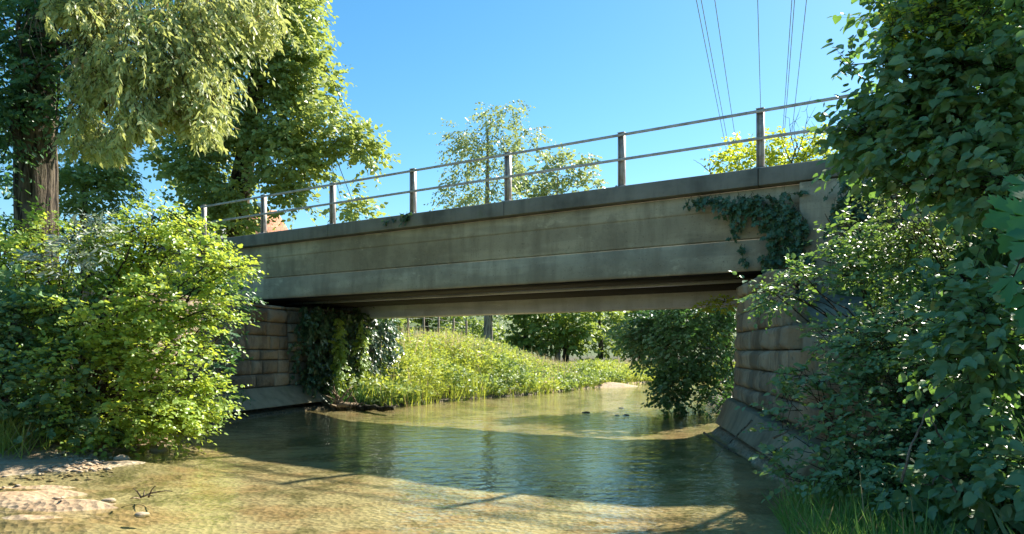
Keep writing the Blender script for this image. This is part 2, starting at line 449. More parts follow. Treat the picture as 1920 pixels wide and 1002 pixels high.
extrude([(13.80, 2.735), (13.80, 2.80), (13.868, 2.80), (13.89, 2.735)], 2.2, 17.2).build('bounce_light_lip', M_bounce, bridge, False)  # added pale strip, painted to look like bounce light catching the edge
g = extrude([(14.97, 4.165), (14.97, 2.40), (14.99, 2.37), (15.40, 2.37), (15.40, 4.165)], 2.0, 17.2)
o = g.build('rear_girder', M_bounce, bridge, False); bevel(o, .01, 1)
g = extrude([(13.5, 3.25), (13.5, 4.3), (14.97, 4.3), (14.97, 3.25)], T0, T1)
g.build('deck_slab', M_soffit_shade, bridge, False)
# coping in cast lengths with open joints
mb = MB(); cuts = [T0, .69, 3.19, 8.19, 13.19, 18.19, T1]
for a, b in zip(cuts[:-1], cuts[1:]):
    k = extrude([(12.42, 4.18), (12.42, 4.455), (12.44, 4.475), (12.92, 4.485), (12.94, 4.46), (12.94, 4.18)], a + .006, b - .006); mb.add(k.V, k.F)
o = mb.build('coping', M_coping, bridge, False); bevel(o, .012, 2)
mb = MB(); k = extrude([(15.1, 4.18), (15.1, 4.47), (15.55, 4.47), (15.55, 4.18)], T0, T1); mb.add(k.V, k.F)
o = mb.build('rear_coping', M_coping, bridge, False); bevel(o, .012, 2)
# railing: posts are welded H sections, two square rails
NR = 12.58
railing = bpy.data.objects.new('railing', None); C.objects.link(railing); railing.parent = bridge
def post_mb(tt, h):
    mb = MB(); z0 = 4.47; z1 = 4.475 + h
    x = lx(tt)
    mb.box(x - .058, x - .044, ly(NR) - .05, ly(NR) + .05, z0, z1)
    mb.box(x + .044, x + .058, ly(NR) - .05, ly(NR) + .05, z0, z1)
    mb.box(x - .044, x + .044, ly(NR) - .007, ly(NR) + .007, z0, z1 - .002)
    mb.box(x - .10, x + .10, ly(NR) - .09, ly(NR) + .09, z0 + .012, z0 + .024)
    mb.box(x - .064, x + .064, ly(NR) - .055, ly(NR) + .055, z1, z1 + .012)
    for dx in (-.078, .078):
        for dy in (-.066, .066):
            mb.box(x + dx - .012, x + dx + .012, ly(NR) + dy - .012, ly(NR) + dy + .012, z0 + .024, z0 + .042)
    return mb
posts_t = [18.19 - 2.5 * i for i in range(9)]
for tt in posts_t:
    if tt < -1.2: continue
    o = post_mb(tt, 1.0).build('post', M_rail, railing, False)
for z in (5.425, 4.975):
    o = extrude([(NR - .085, z - .024), (NR - .085, z + .024), (NR - .055, z + .024), (NR - .055, z - .024)], T0, 18.19 + .06, 1).build('rail', M_rail, railing, False); bevel(o, .006, 2)

# abutments: battered plinth and rock faced courses
rs = np.random.default_rng(5)
def course_blocks(mb, A, B, z0, z1, ch, batter, out, rng, top_slope=None, jut=.05, depth=.35):
    A = np.array(A, float); B = np.array(B, float); D = B - A; L = np.linalg.norm(D); D /= L
    out = np.array(out, float); z = z0; c = 0
    while z < z1 - .05:
        zt = min(z + ch * (0.78 + .44 * rng.random()), z1)
        s = -(.12 if c % 2 else .0); set_ = batter * (z - z0)
        while s < L - .02:
            ln = .40 + .75 * rng.random(); e = min(s + ln, L); s0 = max(s, 0.0)
            if L - e < .18: e = L
            lim = z1 if top_slope is None else top_slope((s0 + e) / 2 / L)
            if zt <= lim + .02 and e - s0 > .06:
                n_ = 8; pr = jut * (.25 + 1.1 * rng.random()); g_ = .004 + .006 * rng.random(); sd_ = rng.random() * 9
                vs = []
                for j in range(n_ + 1):
                    for i in range(n_ + 1):
                        a = i / n_; b = j / n_
                        ed = min(min(a, 1 - a) * ln * 9, min(b, 1 - b) * 4.0, 1.0)
                        q = A + D * (s0 + g_ + (e - s0 - 2 * g_) * a) - out * set_
                        zq = z + g_ + (zt - z - 2 * g_) * b
                        k3 = float(n3(np.array([q[0], q[1], zq]), 5.0, sd_)) * .6 + float(n3(np.array([q[0], q[1], zq]), 13.0, sd_ + 2)) * .4
                        q = q + out * (pr * math.sqrt(ed) * (1 + .6 * k3) + .028 * k3 * ed)
                        vs.append((q[0], q[1], zq))
                nb = len(vs)
                fs = [(j * (n_ + 1) + i, j * (n_ + 1) + i + 1, (j + 1) * (n_ + 1) + i + 1, (j + 1) * (n_ + 1) + i) for j in range(n_) for i in range(n_)]
                # sides back into the wall
                ring = [i for i in range(n_)] + [j * (n_ + 1) + n_ for j in range(n_)] + [n_ * (n_ + 1) + n_ - i for i in range(n_)] + [(n_ - j) * (n_ + 1) for j in range(n_)]
                back = [(vs[r_][0] - out[0] * depth, vs[r_][1] - out[1] * depth, vs[r_][2]) for r_ in ring]
                vs = vs + back; k = len(ring)
                for r_ in range(k):
                    r2 = (r_ + 1) % k; fs.append((ring[r2], ring[r_], nb + r_, nb + r2))
                mb.add(vs, fs)
            s = e
        z = zt; c += 1

def prism(mb, poly_bot, poly_top, z0, z1):
    k = len(poly_bot); z1s = z1 if hasattr(z1, '__len__') else [z1] * k
    v = [(*p, z0) for p in poly_bot] + [(*p, zz) for p, zz in zip(poly_top, z1s)]
    f = [tuple(range(k))[::-1], tuple(range(k, 2 * k))] + [(i, (i + 1) % k, k + (i + 1) % k, k + i) for i in range(k)]
    mb.add(v, f)

def perp_in(A, B):   # unit normal to the left of A->B
    D = np.array(B) - np.array(A); D /= np.linalg.norm(D); return np.array([-D[1], D[0]])

# far bank abutment (seen beyond the leafy bush)
cA = np.array([-5.08, 18.6]); rA = cA + ND * 2.9; wA = np.array([-6.55, 13.4])
inA = -UD * 1.0      # towards the stream
outW = np.array([cA[1] - wA[1], -(cA[0] - wA[0])]); outW /= np.linalg.norm(outW)
abut = bpy.data.objects.new('abutment', None); C.objects.link(abut); abut.parent = bridge
def offs(p, dx): return (p[0] + dx[0], p[1] + dx[1])
mb = MB()
sb = .34
prism(mb, [wA, cA, rA, rA + UD * 2.6, cA + UD * 2.6, wA - outW * 2.0],
      [wA - outW * .2, cA - outW * .2 + UD * .36, rA + UD * sb, rA + UD * 2.6, cA + UD * 2.6, wA - outW * 2.0], .17, .60)
o = mb.build('plinth', M_plinth, abut); bevel(o, .02, 2)
mb = MB(); pl = [wA - outW * .15, cA - outW * .15 + UD * .15, rA + UD * .15, rA + UD * 2.6, cA + UD * 2.6, wA - outW * 2.0]
prism(mb, pl, pl, -.7, .17)
mb.build('footing', M_dark_rock, abut)
sA, sC, sR = wA - outW * .34, cA - outW * .34 + UD * .30, rA + UD * .45
mb = MB(); course_blocks(mb, sA, sC, .60, 2.60, .285, .05, outW, rs, jut=.045)
course_blocks(mb, sC, sR, .60, 2.60, .285, .05, -UD, rs, jut=.06)
mb.build('masonry', M_stone, abut)
mb = MB(); prism(mb, [sA - outW * .16, sC - outW * .16 + UD * .16, sR + UD * .16, sR + UD * 2, sC + UD * 2, sA - outW * 1.8],
      [sA - outW * .16, sC - outW * .16 + UD * .16, sR + UD * .16, sR + UD * 2, sC + UD * 2, sA - outW * 1.8], .5, 2.58)
mb.build('core', M_plinth, abut)
# bearing shelf and end wall under the girders
mb = MB(); q0, q1 = bw(16.25, 12.75), bw(16.25, 15.35); q2, q3 = bw(18.4, 15.35), bw(18.4, 12.75)
pl = [q[:2] for q in (q0, q1, q2, q3)]; prism(mb, pl, pl, 2.58, 4.15); mb.build('end_wall', M_soffit_shade, abut)

# near bank abutment with its long wing wall
abut2 = bpy.data.objects.new('abutment', None); C.objects.link(abut2); abut2.parent = bridge
cB = np.array([3.64, 13.3]); wB = np.array([2.9, 7.5]); rB = cB + ND * 2.9
outB = np.array([-(cB[1] - wB[1]), (cB[0] - wB[0])]); outB /= np.linalg.norm(outB)   # towards the stream
mb = MB()
prism(mb, [wB, wB - outB * 1.2, cB - UD * 2.4, rB - UD * 2.4, rB, cB],
      [wB - outB * .17, wB - outB * 1.2, cB - UD * 2.4, rB - UD * 2.4, rB - UD * .3, cB - outB * .14 - UD * .06], .17, [.45, .45, .62, .62, .62, .62])
o = mb.build('plinth', M_plinth, abut2); bevel(o, .02, 2)
mb = MB(); pl = [wB - outB * .12, wB - outB * 1.2, cB - UD * 2.4, rB - UD * 2.4, rB - UD * .12, cB - outB * .10 - UD * .10]
prism(mb, pl, pl, -.7, .17); mb.build('footing', M_dark_rock, abut2)
sB, sW, sRB = cB - outB * .20 - UD * .14, wB - outB * .24, rB - UD * .4
mb = MB(); course_blocks(mb, sW, sB, .60, 2.62, .29, .05, outB, rs, jut=.05, top_slope=lambda f: 1.2 + 2.4 * f)
course_blocks(mb, sB, sRB, .60, 2.62, .29, .05, UD, rs, jut=.06)
mb.build('masonry', M_stone, abut2)
mb = MB(); pl = [sW - outB * .16, sW - outB * 1.2, sB - UD * 2, sRB - UD * 2, sRB - UD * .16, sB - outB * .16 - UD * .16]
prism(mb, pl, pl, .4, [1.3, 1.3, 2.6, 2.6, 2.6, 2.6]); mb.build('core', M_stone, abut2)
mb = MB(); pl = [bw(3.2, 12.75)[:2], bw(.4, 12.75)[:2], bw(.4, 15.35)[:2], bw(3.2, 15.35)[:2]]; prism(mb, pl, pl, 2.6, 4.15); mb.build('end_wall', M_soffit_shade, abut2)
# pilaster where the girder meets the near abutment
mb = MB(); mb.box(lx(2.55), lx(T0), ly(12.45), ly(12.585), 2.3, 4.16)
o = mb.build('pilaster', M_girder, abut2, True)
o.parent = bridge; o.matrix_parent_inverse.identity(); bevel(o, .01, 1)

# ------------------------------------------------------------------ foliage engine
T_SIMPLE = (np.array([(0, 0, 0), (.42, .5, .14), (1, 0, -.05), (.42, -.5, .14)], float), [(0, 1, 2), (0, 2, 3)])
T_OVATE = (np.array([(0, 0, 0), (.16, .34, .10), (.45, .5, .15), (.78, .27, .07), (1, 0, -.08), (.78, -.27, .07), (.45, -.5, .15), (.16, -.34, .10)], float),
           [(0, 1, 2), (0, 2, 3), (0, 3, 4), (0, 4, 5), (0, 5, 6), (0, 6, 7)])
T_HEART = (np.array([(0, 0, 0), (-.10, .26, .07), (.12, .48, .12), (.5, .46, .13), (.82, .2, .04), (1, 0, -.1), (.82, -.2, .04), (.5, -.46, .13), (.12, -.48, .12), (-.10, -.26, .07)], float),
           [(0, 1, 2), (0, 2, 3), (0, 3, 4), (0, 4, 5), (0, 5, 6), (0, 6, 7), (0, 7, 8), (0, 8, 9)])
T_IVY = (np.array([(0, 0, 0), (-.1, .42, .05), (.3, .34, .06), (.42, .52, .08), (.6, .2, .04), (1, 0, -.05), (.6, -.2, .04), (.42, -.52, .08), (.3, -.34, .06), (-.1, -.42, .05)], float),
         [(0, 1, 2), (0, 2, 3), (0, 3, 4), (0, 4, 5), (0, 5, 6), (0, 6, 7), (0, 7, 8), (0, 8, 9)])
_mp = [(0, 0)] + [(-.02, .10), (-.22, .30), (-.10, .34), (-.16, .46), (.02, .40), (.12, .62), (.20, .52), (.34, .72), (.38, .54), (.5, .58), (.42, .38), (.44, .22),
       (.58, .36), (.62, .24), (.76, .28), (.78, .14), (.9, .12), (1.0, 0)]
_mv = _mp + [(a, -b) for a, b in _mp[1:-1][::-1]]
T_MAPLE = (np.array([(a, b, .10 * abs(b) * 2 - .12 * a * a) for a, b in _mv], float), [(0, i, i + 1) for i in range(1, len(_mv) - 1)])
T_BLADE = (np.array([(0, -.5, 0), (0, .5, 0), (.4, .42, .03), (.4, -.42, .03), (.75, .25, -.06), (.75, -.25, -.06), (1, 0, -.22)], float), [(0, 1, 2, 3), (3, 2, 4, 5), (5, 4, 6)])

class Leaves:
    def __init__(s): s.d = []
    def add(s, pos, ax, nr, L, W, v):
        n = len(pos); s.d.append((pos, ax, nr, np.broadcast_to(L, (n,)), np.broadcast_to(W, (n,)), np.broadcast_to(v, (n,))))
    def count(s): return sum(len(x[0]) for x in s.d)
    def build(s, name, tmpl, mat, parent=None):
        pos, ax, nr, L, W, v = [np.concatenate([x[i] for x in s.d]) for i in range(6)]
        ax = unit(ax); side = unit(np.cross(nr, ax)); nr = np.cross(ax, side)
        tv, tf = tmpl; k = len(tv); N = len(pos)
        VV = pos[:, None, :] + ax[:, None, :] * (tv[None, :, 0:1] * L[:, None, None]) + side[:, None, :] * (tv[None, :, 1:2] * W[:, None, None]) + nr[:, None, :] * (tv[None, :, 2:3] * W[:, None, None])
        fl = np.array([i for f in tf for i in f]); ft = np.array([len(f) for f in tf])
        FI = (fl[None, :] + (np.arange(N) * k)[:, None]).ravel(); FT = np.tile(ft, N); AT = np.repeat(v, len(tf))
        me = np_mesh(name, VV.reshape(-1, 3), FI, FT, AT)
        return link(name, me, mat, parent)

def leaf_sprays(LV, rng, o, d, L, n, ll, lw, up=.8, droop=.15, ang=1.0, ldroop=.25, jit=.3, outw=0.0, lb=(.55, .1)):
    """leaves set alternately along many twigs"""
    N = len(o); d = unit(d)
    sv = unit(np.cross(d, np.tile([0, 0, 1.0], (N, 1)) + rng.normal(0, .25, (N, 3))))
    vv = rng.random(N)
    for k in range(n):
        s = (k + .6 + .3 * rng.random(N)) / n
        pos = o + d * (L * s)[:, None]; pos[:, 2] -= droop * L * s * s
        sg = 1.0 if k % 2 else -1.0
        a = ang * (0.75 + .5 * rng.random(N)) * (1 - .65 * (k == n - 1))
        ax = d * np.cos(a)[:, None] + sv * (np.sin(a) * sg)[:, None] + rng.normal(0, jit * .5, (N, 3)); ax[:, 2] -= ldroop
        nr = np.tile([lb[0], lb[1], up * .75], (N, 1)) + rng.normal(0, jit, (N, 3)) + d * outw
        sz = (.5 + .8 * rng.random(N)) * (.75 + .4 * math.sin(math.pi * (k + .7) / (n + .4)))
        LV.add(pos, ax, nr, ll * sz, lw * sz, np.clip(vv * .6 + rng.random(N) * .4, 0, 1))

def fill(rng, clumps, dens, shell=.55, hole=-.15, hf=2.2, seed=1.0, outness=.8, flat=.55, hang=0.0, zmin=None):
    """twig bases and directions inside a set of ellipsoids (centre, radii)"""
    O, D, RR = [], [], []
    for c, r in clumps:
        c = np.array(c, float); r = np.array(r, float)
        N = max(6, int(dens * 4 * (r[0] * r[1] + r[1] * r[2] + r[0] * r[2])))
        u = unit(rng.normal(0, 1, (N, 3))); rho = shell + (1 - shell) * rng.random(N) ** .7
        p = c + u * r * rho[:, None]
        d = u * outness + rng.normal(0, .45, (N, 3)); d[:, 2] = d[:, 2] * flat + .1 - hang
        keep = n3(p, hf, seed) > hole
        O.append(p[keep]); D.append(d[keep]); RR.append(np.full(keep.sum(), float(np.mean(r))))
    O = np.concatenate(O); D = unit(np.concatenate(D)); RR = np.concatenate(RR)
    if zmin is not None:
        k = O[:, 2] > zmin; O, D, RR = O[k], D[k], RR[k]
    return O, D, RR

def twigs_mesh(mb_v, o, d, L, r=.004, droop=.15):
    """thin three sided twigs as one array (V, F)"""
    N = len(o); d = unit(d); a = unit(np.cross(d, np.tile([.3, .5, .8], (N, 1)))); b = np.cross(d, a)
    b0 = o - d * (L * .35)[:, None]; b1 = o + d * (L * .98)[:, None]; b1[:, 2] -= droop * L * .96
    R0 = r; V = np.stack([b0 + a * R0, b0 + (-.5 * a + .87 * b) * R0, b0 + (-.5 * a - .87 * b) * R0, b1], 1).reshape(-1, 3)
    base = (np.arange(N) * 4)[:, None]
    Fq = np.concatenate([base + np.array([[0, 1, 3]]), base + np.array([[1, 2, 3]]), base + np.array([[2, 0, 3]])], 1).ravel()
    mb_v.append((V, Fq))

def build_arr(name, parts, mat, parent):
    V = []; F = []; b = 0
    for v, f in parts:
        V.append(v); F.append(f + b); b += len(v)
    V = np.concatenate(V); F = np.concatenate(F)
    return link(name, np_mesh(name, V, F, np.full(len(F) // 3, 3)), mat, parent)

def limb(rng, a, b, r0, r1, sag=.12, n=7, bow=None):
    a = np.array(a, float); b = np.array(b, float); L = np.linalg.norm(b - a)
    w_ = rng.normal(0, .06 * L, 3); w_[2] = abs(w_[2]) * .5 + sag * L * .3
    s = np.linspace(0, 1, n)[:, None]
    p = a + (b - a) * s + w_ * np.sin(s * math.pi) + (rng.normal(0, .012 * L, (n, 3)) * np.sin(s * math.pi))
    return p, r0 + (r1 - r0) * s[:, 0] ** .8

def pc(px, py, Y, rx, ry, ry_depth):
    """clump seen at a pixel: radii in pixels across and up, depth radius in metres"""
    return (at(px, py, Y), (rx / F * Y, ry_depth, ry / F * Y))

def ground_z(x, y): return float(height(np.array([[x, y]]))[0])

def plant(name, label, cat, base, clumps, mat, tmpl, ll, lw, seed, dens=14, n=7, tl=.3, stems=3, stem_r=.03, stem_mat=None, group=None, part_stem='stem', part_fol='foliage',
          hole=-.15, hf=2.2, up=.8, droop=.15, ldroop=.25, shell=.5, flat=.55, hang=0.0, outw=0.0, jit=.3, twig=True, trunk=None, ang=1.0, zmin=None, twr=.004, lb=(.55, .1)):
    rng = np.random.default_rng(seed)
    root = empty(name, tuple(base), label, cat, group)
    O, D, RR = fill(rng, clumps, dens, shell, hole, hf, seed * .37, .8, flat, hang, zmin)
    L = tl * (.6 + .8 * rng.random(len(O)))
    LV = Leaves(); leaf_sprays(LV, rng, O, D, L, n, ll, lw, up, droop, ang, ldroop, jit, outw, lb)
    LV.build(part_fol, tmpl, mat, root)
    mb = MB(); base = np.array(base, float)
    if trunk is not None:
        tp, tr_ = trunk
        mb.tube(np.column_stack([np.interp(np.linspace(0, len(tp) - 1, 26), np.arange(len(tp)), np.array(tp)[:, i]) for i in range(3)]), np.interp(np.linspace(0, len(tp) - 1, 26), np.arange(len(tp)), tr_), 26, .085, rng)
        fork = np.array(tp[-1]); rr = tr_[-1] * .62
        low = [np.array(q) for q in tp[len(tp) // 2:]]
        for i, (c, r) in enumerate(clumps):
            st = low[int(rng.integers(0, len(low)))] if i % 3 else fork
            p, q = limb(rng, st, c, rr * (.45 + .5 * rng.random()), rr * .12); mb.tube(p, q, 7, .05, rng, cap=False)
    else:
        for i, (c, r) in enumerate(clumps):
            for k in range(max(1, stems // 2) if i else stems):
                st = base + rng.normal(0, .12, 3) * [1, 1, 0] - [0, 0, .05]
                tgt = np.array(c) + rng.normal(0, .4, 3) * np.array(r)
                p, q = limb(rng, st, tgt, stem_r * (.6 + .5 * rng.random()), stem_r * .2, sag=.3); mb.tube(p, q, 6, 0, rng, cap=False)
    mb.build('trunk' if trunk is not None else part_stem, stem_mat or M_twig, root, smooth=True)
    if twig:
        tw = []; twigs_mesh(tw, O, D, L, twr, droop); build_arr('twigs', tw, stem_mat or M_twig, root)
    return root

# leaf colours
L_bush = leaf_mat('bush_leaf', (.12, .23, .06), (.28, .36, .065), (.50, .58, .06), .48, .38)
L_silver = leaf_mat('silvery_leaf', (.22, .27, .2), (.36, .42, .34), (.3, .4, .2), .3, .4)
L_droop = leaf_mat('drooping_leaf', (.20, .25, .10), (.36, .39, .17), (.50, .53, .15), .42, .45, dead=((.36, .26, .11), .10))
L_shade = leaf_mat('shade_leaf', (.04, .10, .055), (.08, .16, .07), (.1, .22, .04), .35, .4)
L_maple = leaf_mat('lime_leaf', (.11, .17, .065), (.25, .30, .11), (.38, .44, .09), .42, .42)
L_right = leaf_mat('dark_leaf', (.075, .155, .085), (.17, .27, .12), (.17, .32, .05), .40, .34, .5, dead=((.38, .32, .10), .03))
L_dog = leaf_mat('glossy_leaf', (.07, .15, .08), (.17, .26, .12), (.22, .36, .05), .38, .38, .35, dead=((.42, .34, .14), .02))
L_fine = leaf_mat('fine_leaf', (.08, .13, .05), (.16, .21, .08), (.22, .32, .06), .4, .45)
L_ivy = leaf_mat('ivy_leaf', (.022, .055, .03), (.075, .13, .06), (.1, .2, .03), .28, .3, .6)
L_birch = leaf_mat('birch_leaf', (.15, .20, .11), (.28, .32, .18), (.34, .4, .12), .4, .4)
L_bright = leaf_mat('bright_leaf', (.15, .22, .03), (.28, .33, .04), (.5, .55, .04), .45, .42)
L_far = leaf_mat('far_leaf', (.075, .13, .045), (.17, .24, .06), (.3, .38, .06), .4, .5)
L_grass = leaf_mat('grass_blade', (.07, .17, .05), (.16, .28, .07), (.22, .40, .06), .4, .45, dead=((.40, .33, .17), .10))
L_bankg = leaf_mat('bank_herb', (.17, .24, .05), (.31, .36, .085), (.46, .50, .06), .42, .5, dead=((.45, .36, .2), .08))
L_dry = leaf_mat('dry_grass', (.36, .28, .16), (.52, .40, .24), (.5, .38, .2), .35, .6)
L_mapleaf = leaf_mat('maple_leaf', (.03, .12, .055), (.06, .19, .07), (.12, .36, .03), 0.4, .55, .25)

# ------------------------------------------------------------------ big bush on the stream bank beside the gravel
bz = ground_z(-7.2, 12.2)
cl = [pc(300, 392, 11.6, 30, 28, .35), pc(345, 425, 11.5, 26, 22, .3), pc(250, 425, 11.5, 26, 22, .35), pc(255, 470, 11.4, 80, 36, .7), pc(345, 475, 11.4, 70, 34, .6), pc(405, 500, 11.2, 44, 15, .5), pc(448, 504, 11.2, 14, 8, .25),
      pc(150, 515, 11.2, 80, 42, .7), pc(60, 490, 11.0, 50, 34, .5), pc(70, 430, 11.6, 40, 24, .4), pc(15, 440, 11.4, 34, 26, .4), pc(10, 530, 11.0, 60, 45, .7), pc(325, 560, 11.0, 95, 48, .8), pc(395, 592, 10.8, 40, 22, .5), pc(425, 622, 10.8, 17, 10, .3), pc(210, 590, 10.8, 110, 60, .9),
      pc(285, 660, 10.8, 90, 50, .8), pc(355, 690, 10.7, 42, 26, .5), pc(340, 735, 10.7, 50, 28, .5), pc(375, 710, 10.6, 16, 16, .3), pc(180, 690, 10.6, 110, 55, .8),
      pc(215, 762, 10.6, 105, 32, .6), pc(310, 778, 10.7, 55, 18, .4), pc(335, 806, 10.9, 40, 14, .4), pc(240, 815, 10.7, 60, 14, .4), pc(395, 745, 11.4, 24, 32, .3), pc(360, 778, 11.6, 42, 20, .5), pc(285, 802, 11.3, 60, 18, .5), pc(160, 814, 10.9, 90, 15, .5)]
plant('bush', 'large broad leaved bush, sunlit yellow green, bulging over the gravel beside the bridge', 'bush', (-7.0, 12.0, bz), cl, L_bush, T_OVATE, .072, .054, 11,
      dens=78, n=8, tl=.36, stems=5, stem_r=.035, hole=-.16, hf=2.9, up=.9, lb=(.65, -.05), jit=.34, droop=.2, flat=.4)
cl = [pc(80, 610, 10.6, 85, 60, .8), pc(-10, 610, 10.4, 70, 90, .8), pc(70, 720, 10.4, 85, 64, .7), pc(110, 790, 10.5, 80, 28, .5), pc(40, 800, 10.8, 60, 26, .5), pc(150, 680, 10.3, 40, 40, .4), pc(130, 560, 10.4, 34, 28, .3)]
plant('alder_bush', 'darker green bush at the picture edge merging with the sunlit yellow green bush', 'bush', (-8.0, 11.6, ground_z(-8.0, 11.6)), cl, L_dog, T_HEART, .085, .072, 14, dens=60, n=7, tl=.32, stems=4, stem_r=.03, hole=-.18, hf=2.7, up=.9, lb=(.5, -.1))
cl = [pc(150, 450, 10.4, 45, 24, .3), pc(105, 490, 10.2, 40, 26, .3), pc(185, 432, 10.6, 22, 14, .2)]
plant('willow_shrub', 'pale silvery shrub poking up through the top of the sunlit bush', 'shrub', (-8.2, 13.4, ground_z(-8.2, 13.4)), cl, L_silver, T_SIMPLE, .10, .03, 12, dens=45, n=9, tl=.3, stems=3, up=.5, flat=.9)
cl = [pc(425, 575, 13.6, 38, 40, .4), pc(400, 660, 13.4, 38, 55, .4), pc(425, 700, 13.5, 25, 40, .3), pc(445, 545, 13.8, 22, 22, .3)]
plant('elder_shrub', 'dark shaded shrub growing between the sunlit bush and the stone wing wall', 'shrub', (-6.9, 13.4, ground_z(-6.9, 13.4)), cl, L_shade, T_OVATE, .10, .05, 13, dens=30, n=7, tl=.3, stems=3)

# ------------------------------------------------------------------ old tree with drooping branches
tx, ty = -8.48, 13.2; tz = ground_z(tx, ty)
tp = [(tx - .02, ty, tz - .2), (tx, ty, tz + .5), (tx + .02, ty, tz + 1.2), (tx - .02, ty, at(66, 330, ty)[2]), (tx - .02, ty, at(64, 270, ty)[2]), (tx - .05, ty, at(60, 215, ty)[2]), (tx - .1, ty + .1, at(55, 150, ty)[2]), (tx - .1, ty + .2, at(50, 60, ty)[2]), (tx, ty + .2, at(60, -60, ty)[2])]
cl = [pc(105, 215, 12.5, 26, 22, .3), pc(5, 300, 12.7, 22, 50, .35), pc(70, 60, 12.4, 60, 60, .5), pc(50, 150, 12.3, 55, 45, .5), pc(95, 120, 12.4, 40, 50, .5), pc(30, 200, 12.5, 40, 30, .4), pc(40, 40, 13.2, 120, 80, 1.2), pc(60, 140, 12.6, 110, 55, 1.0), pc(-30, 170, 12.6, 70, 90, 1.0), pc(110, 190, 12.9, 60, 35, .7), pc(120, -40, 13.2, 200, 80, 1.5), pc(15, 250, 12.9, 40, 50, .6)]
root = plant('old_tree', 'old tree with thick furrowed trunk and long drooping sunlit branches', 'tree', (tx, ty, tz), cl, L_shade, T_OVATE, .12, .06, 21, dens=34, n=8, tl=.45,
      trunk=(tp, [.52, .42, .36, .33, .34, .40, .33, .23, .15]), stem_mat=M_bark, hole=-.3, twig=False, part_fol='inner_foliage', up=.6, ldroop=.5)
rng = np.random.default_rng(22)
LV = Leaves(); cur = []; cmb = MB()
# drooping curtains: (x, top y, bottom y, depth, half width px)
curt = [(175, -40, 120, 12.2, 40), (215, -40, 210, 12.0, 45), (255, -40, 255, 11.8, 45), (200, 60, 225, 11.9, 40), (300, -40, 200, 12.0, 45), (340, -40, 190, 12.2, 45), (385, -40, 270, 12.2, 32), (345, 90, 275, 12.0, 38), (165, 60, 225, 12.2, 25), (120, -40, 60, 11.6, 50),
        (430, -50, 130, 13.0, 50), (480, -50, 110, 13.4, 50), (300, 130, 250, 11.8, 40), (250, 180, 265, 11.8, 50), (150, 200, 300, 12.4, 25), (390, 180, 285, 11.9, 20), (205, 230, 300, 12.1, 35)]
for (px, y0, y1, Y, hw) in curt:
    n_ = 130
    ox = px + rng.normal(0, hw * .55, n_); oy = y0 + (y1 - y0) * rng.random(n_) * .75; oY = Y + rng.normal(0, .45, n_)
    o = np.array([at(a, b, c) for a, b, c in zip(ox, oy, oY)])
    d = np.column_stack([rng.normal(.15, .42, n_), rng.normal(0, .42, n_), -.35 - .6 * rng.random(n_)])
    L = (y1 - oy) / F * Y * (.25 + .35 * rng.random(n_)) + .15
    keep = n3(o, 2.3, 4.0) > -.12
    o, d, L = o[keep], d[keep], L[keep]
    leaf_sprays(LV, rng, o, d, L, 15, .13, .05, up=.35, droop=.1, ang=.8, ldroop=.45, jit=.6, outw=-.1)
    twigs_mesh(cur, o, d, L, .005, .1)
    c = at(px, y0, Y); p, q = limb(rng, (tx, ty + .1, at(60, min(y0 + 60, 90), ty)[2]), c, .07, .02, sag=.5); cmb.tube(p, q, 7, .05, rng, cap=False)
LV.build('drooping_foliage', T_SIMPLE, L_droop, root); build_arr('drooping_twigs', cur, M_twig, root); cmb.build('branch', M_bark, root, smooth=True)
mb = MB()
for k in range(9):   # bare hanging shoots in front of the trunk
    x0 = 70 + rng.normal(0, 45); a = at(x0, -10 + 40 * rng.random(), 12.2); b = at(x0 + rng.normal(10, 12), 60 + 70 * rng.random(), 12.1)
    p, q = limb(rng, a, b, .010, .004, sag=0); mb.tube(p, q, 5, cap=False)
mb.build('bare_shoot', M_dead, root)

# ------------------------------------------------------------------ tree beyond the bridge end
Y2 = 27.0; x2 = at(442, 400, Y2)[0]; z2 = ground_z(x2, Y2)
tp = [(x2, Y2, z2 - .2), (x2, Y2, z2 + 2), (x2 + .1, Y2, at(448, 380, Y2)[2]), (x2 + .35, Y2, at(462, 300, Y2)[2]), (x2 + .6, Y2, at(472, 230, Y2)[2]), (x2 + .7, Y2 + .3, at(478, 120, Y2)[2]), (x2 + .6, Y2, at(480, 0, Y2)[2])]
cl = [pc(430, 20, 27, 110, 80, 2.2), pc(520, 30, 27, 80, 75, 2.0), pc(575, 60, 26.5, 30, 70, 1.0), pc(480, 120, 26, 110, 65, 2.0), pc(575, 150, 26.5, 62, 55, 1.5), pc(390, 130, 26, 70, 70, 1.8), pc(615, 190, 26.5, 30, 45, .8),
      pc(590, 245, 26, 75, 45, 1.5), pc(655, 275, 26.5, 45, 26, .9), pc(695, 300, 26.5, 18, 16, .4), pc(500, 220, 25.5, 70, 50, 1.5), pc(400, 225, 26, 60, 55, 1.3), pc(355, 290, 26, 50, 40, 1.0), pc(330, 335, 26.5, 35, 22, .8),
      pc(420, 320, 26.5, 60, 45, 1.3), pc(540, 310, 26, 60, 42, 1.3), pc(610, 320, 26.5, 50, 35, 1.0), pc(640, 375, 26.5, 40, 24, .7), pc(670, 400, 26.5, 20, 10, .4), pc(425, 392, 27, 42, 30, 1.2), pc(570, 385, 26.5, 45, 28, .9), pc(520, 350, 26, 35, 22, .8), pc(455, 360, 25.4, 40, 34, .6), pc(440, 410, 25.6, 34, 24, .6), pc(395, 370, 25.8, 34, 30, .7), pc(375, 410, 26, 30, 24, .6), pc(340, 235, 27, 30, 40, .8)]
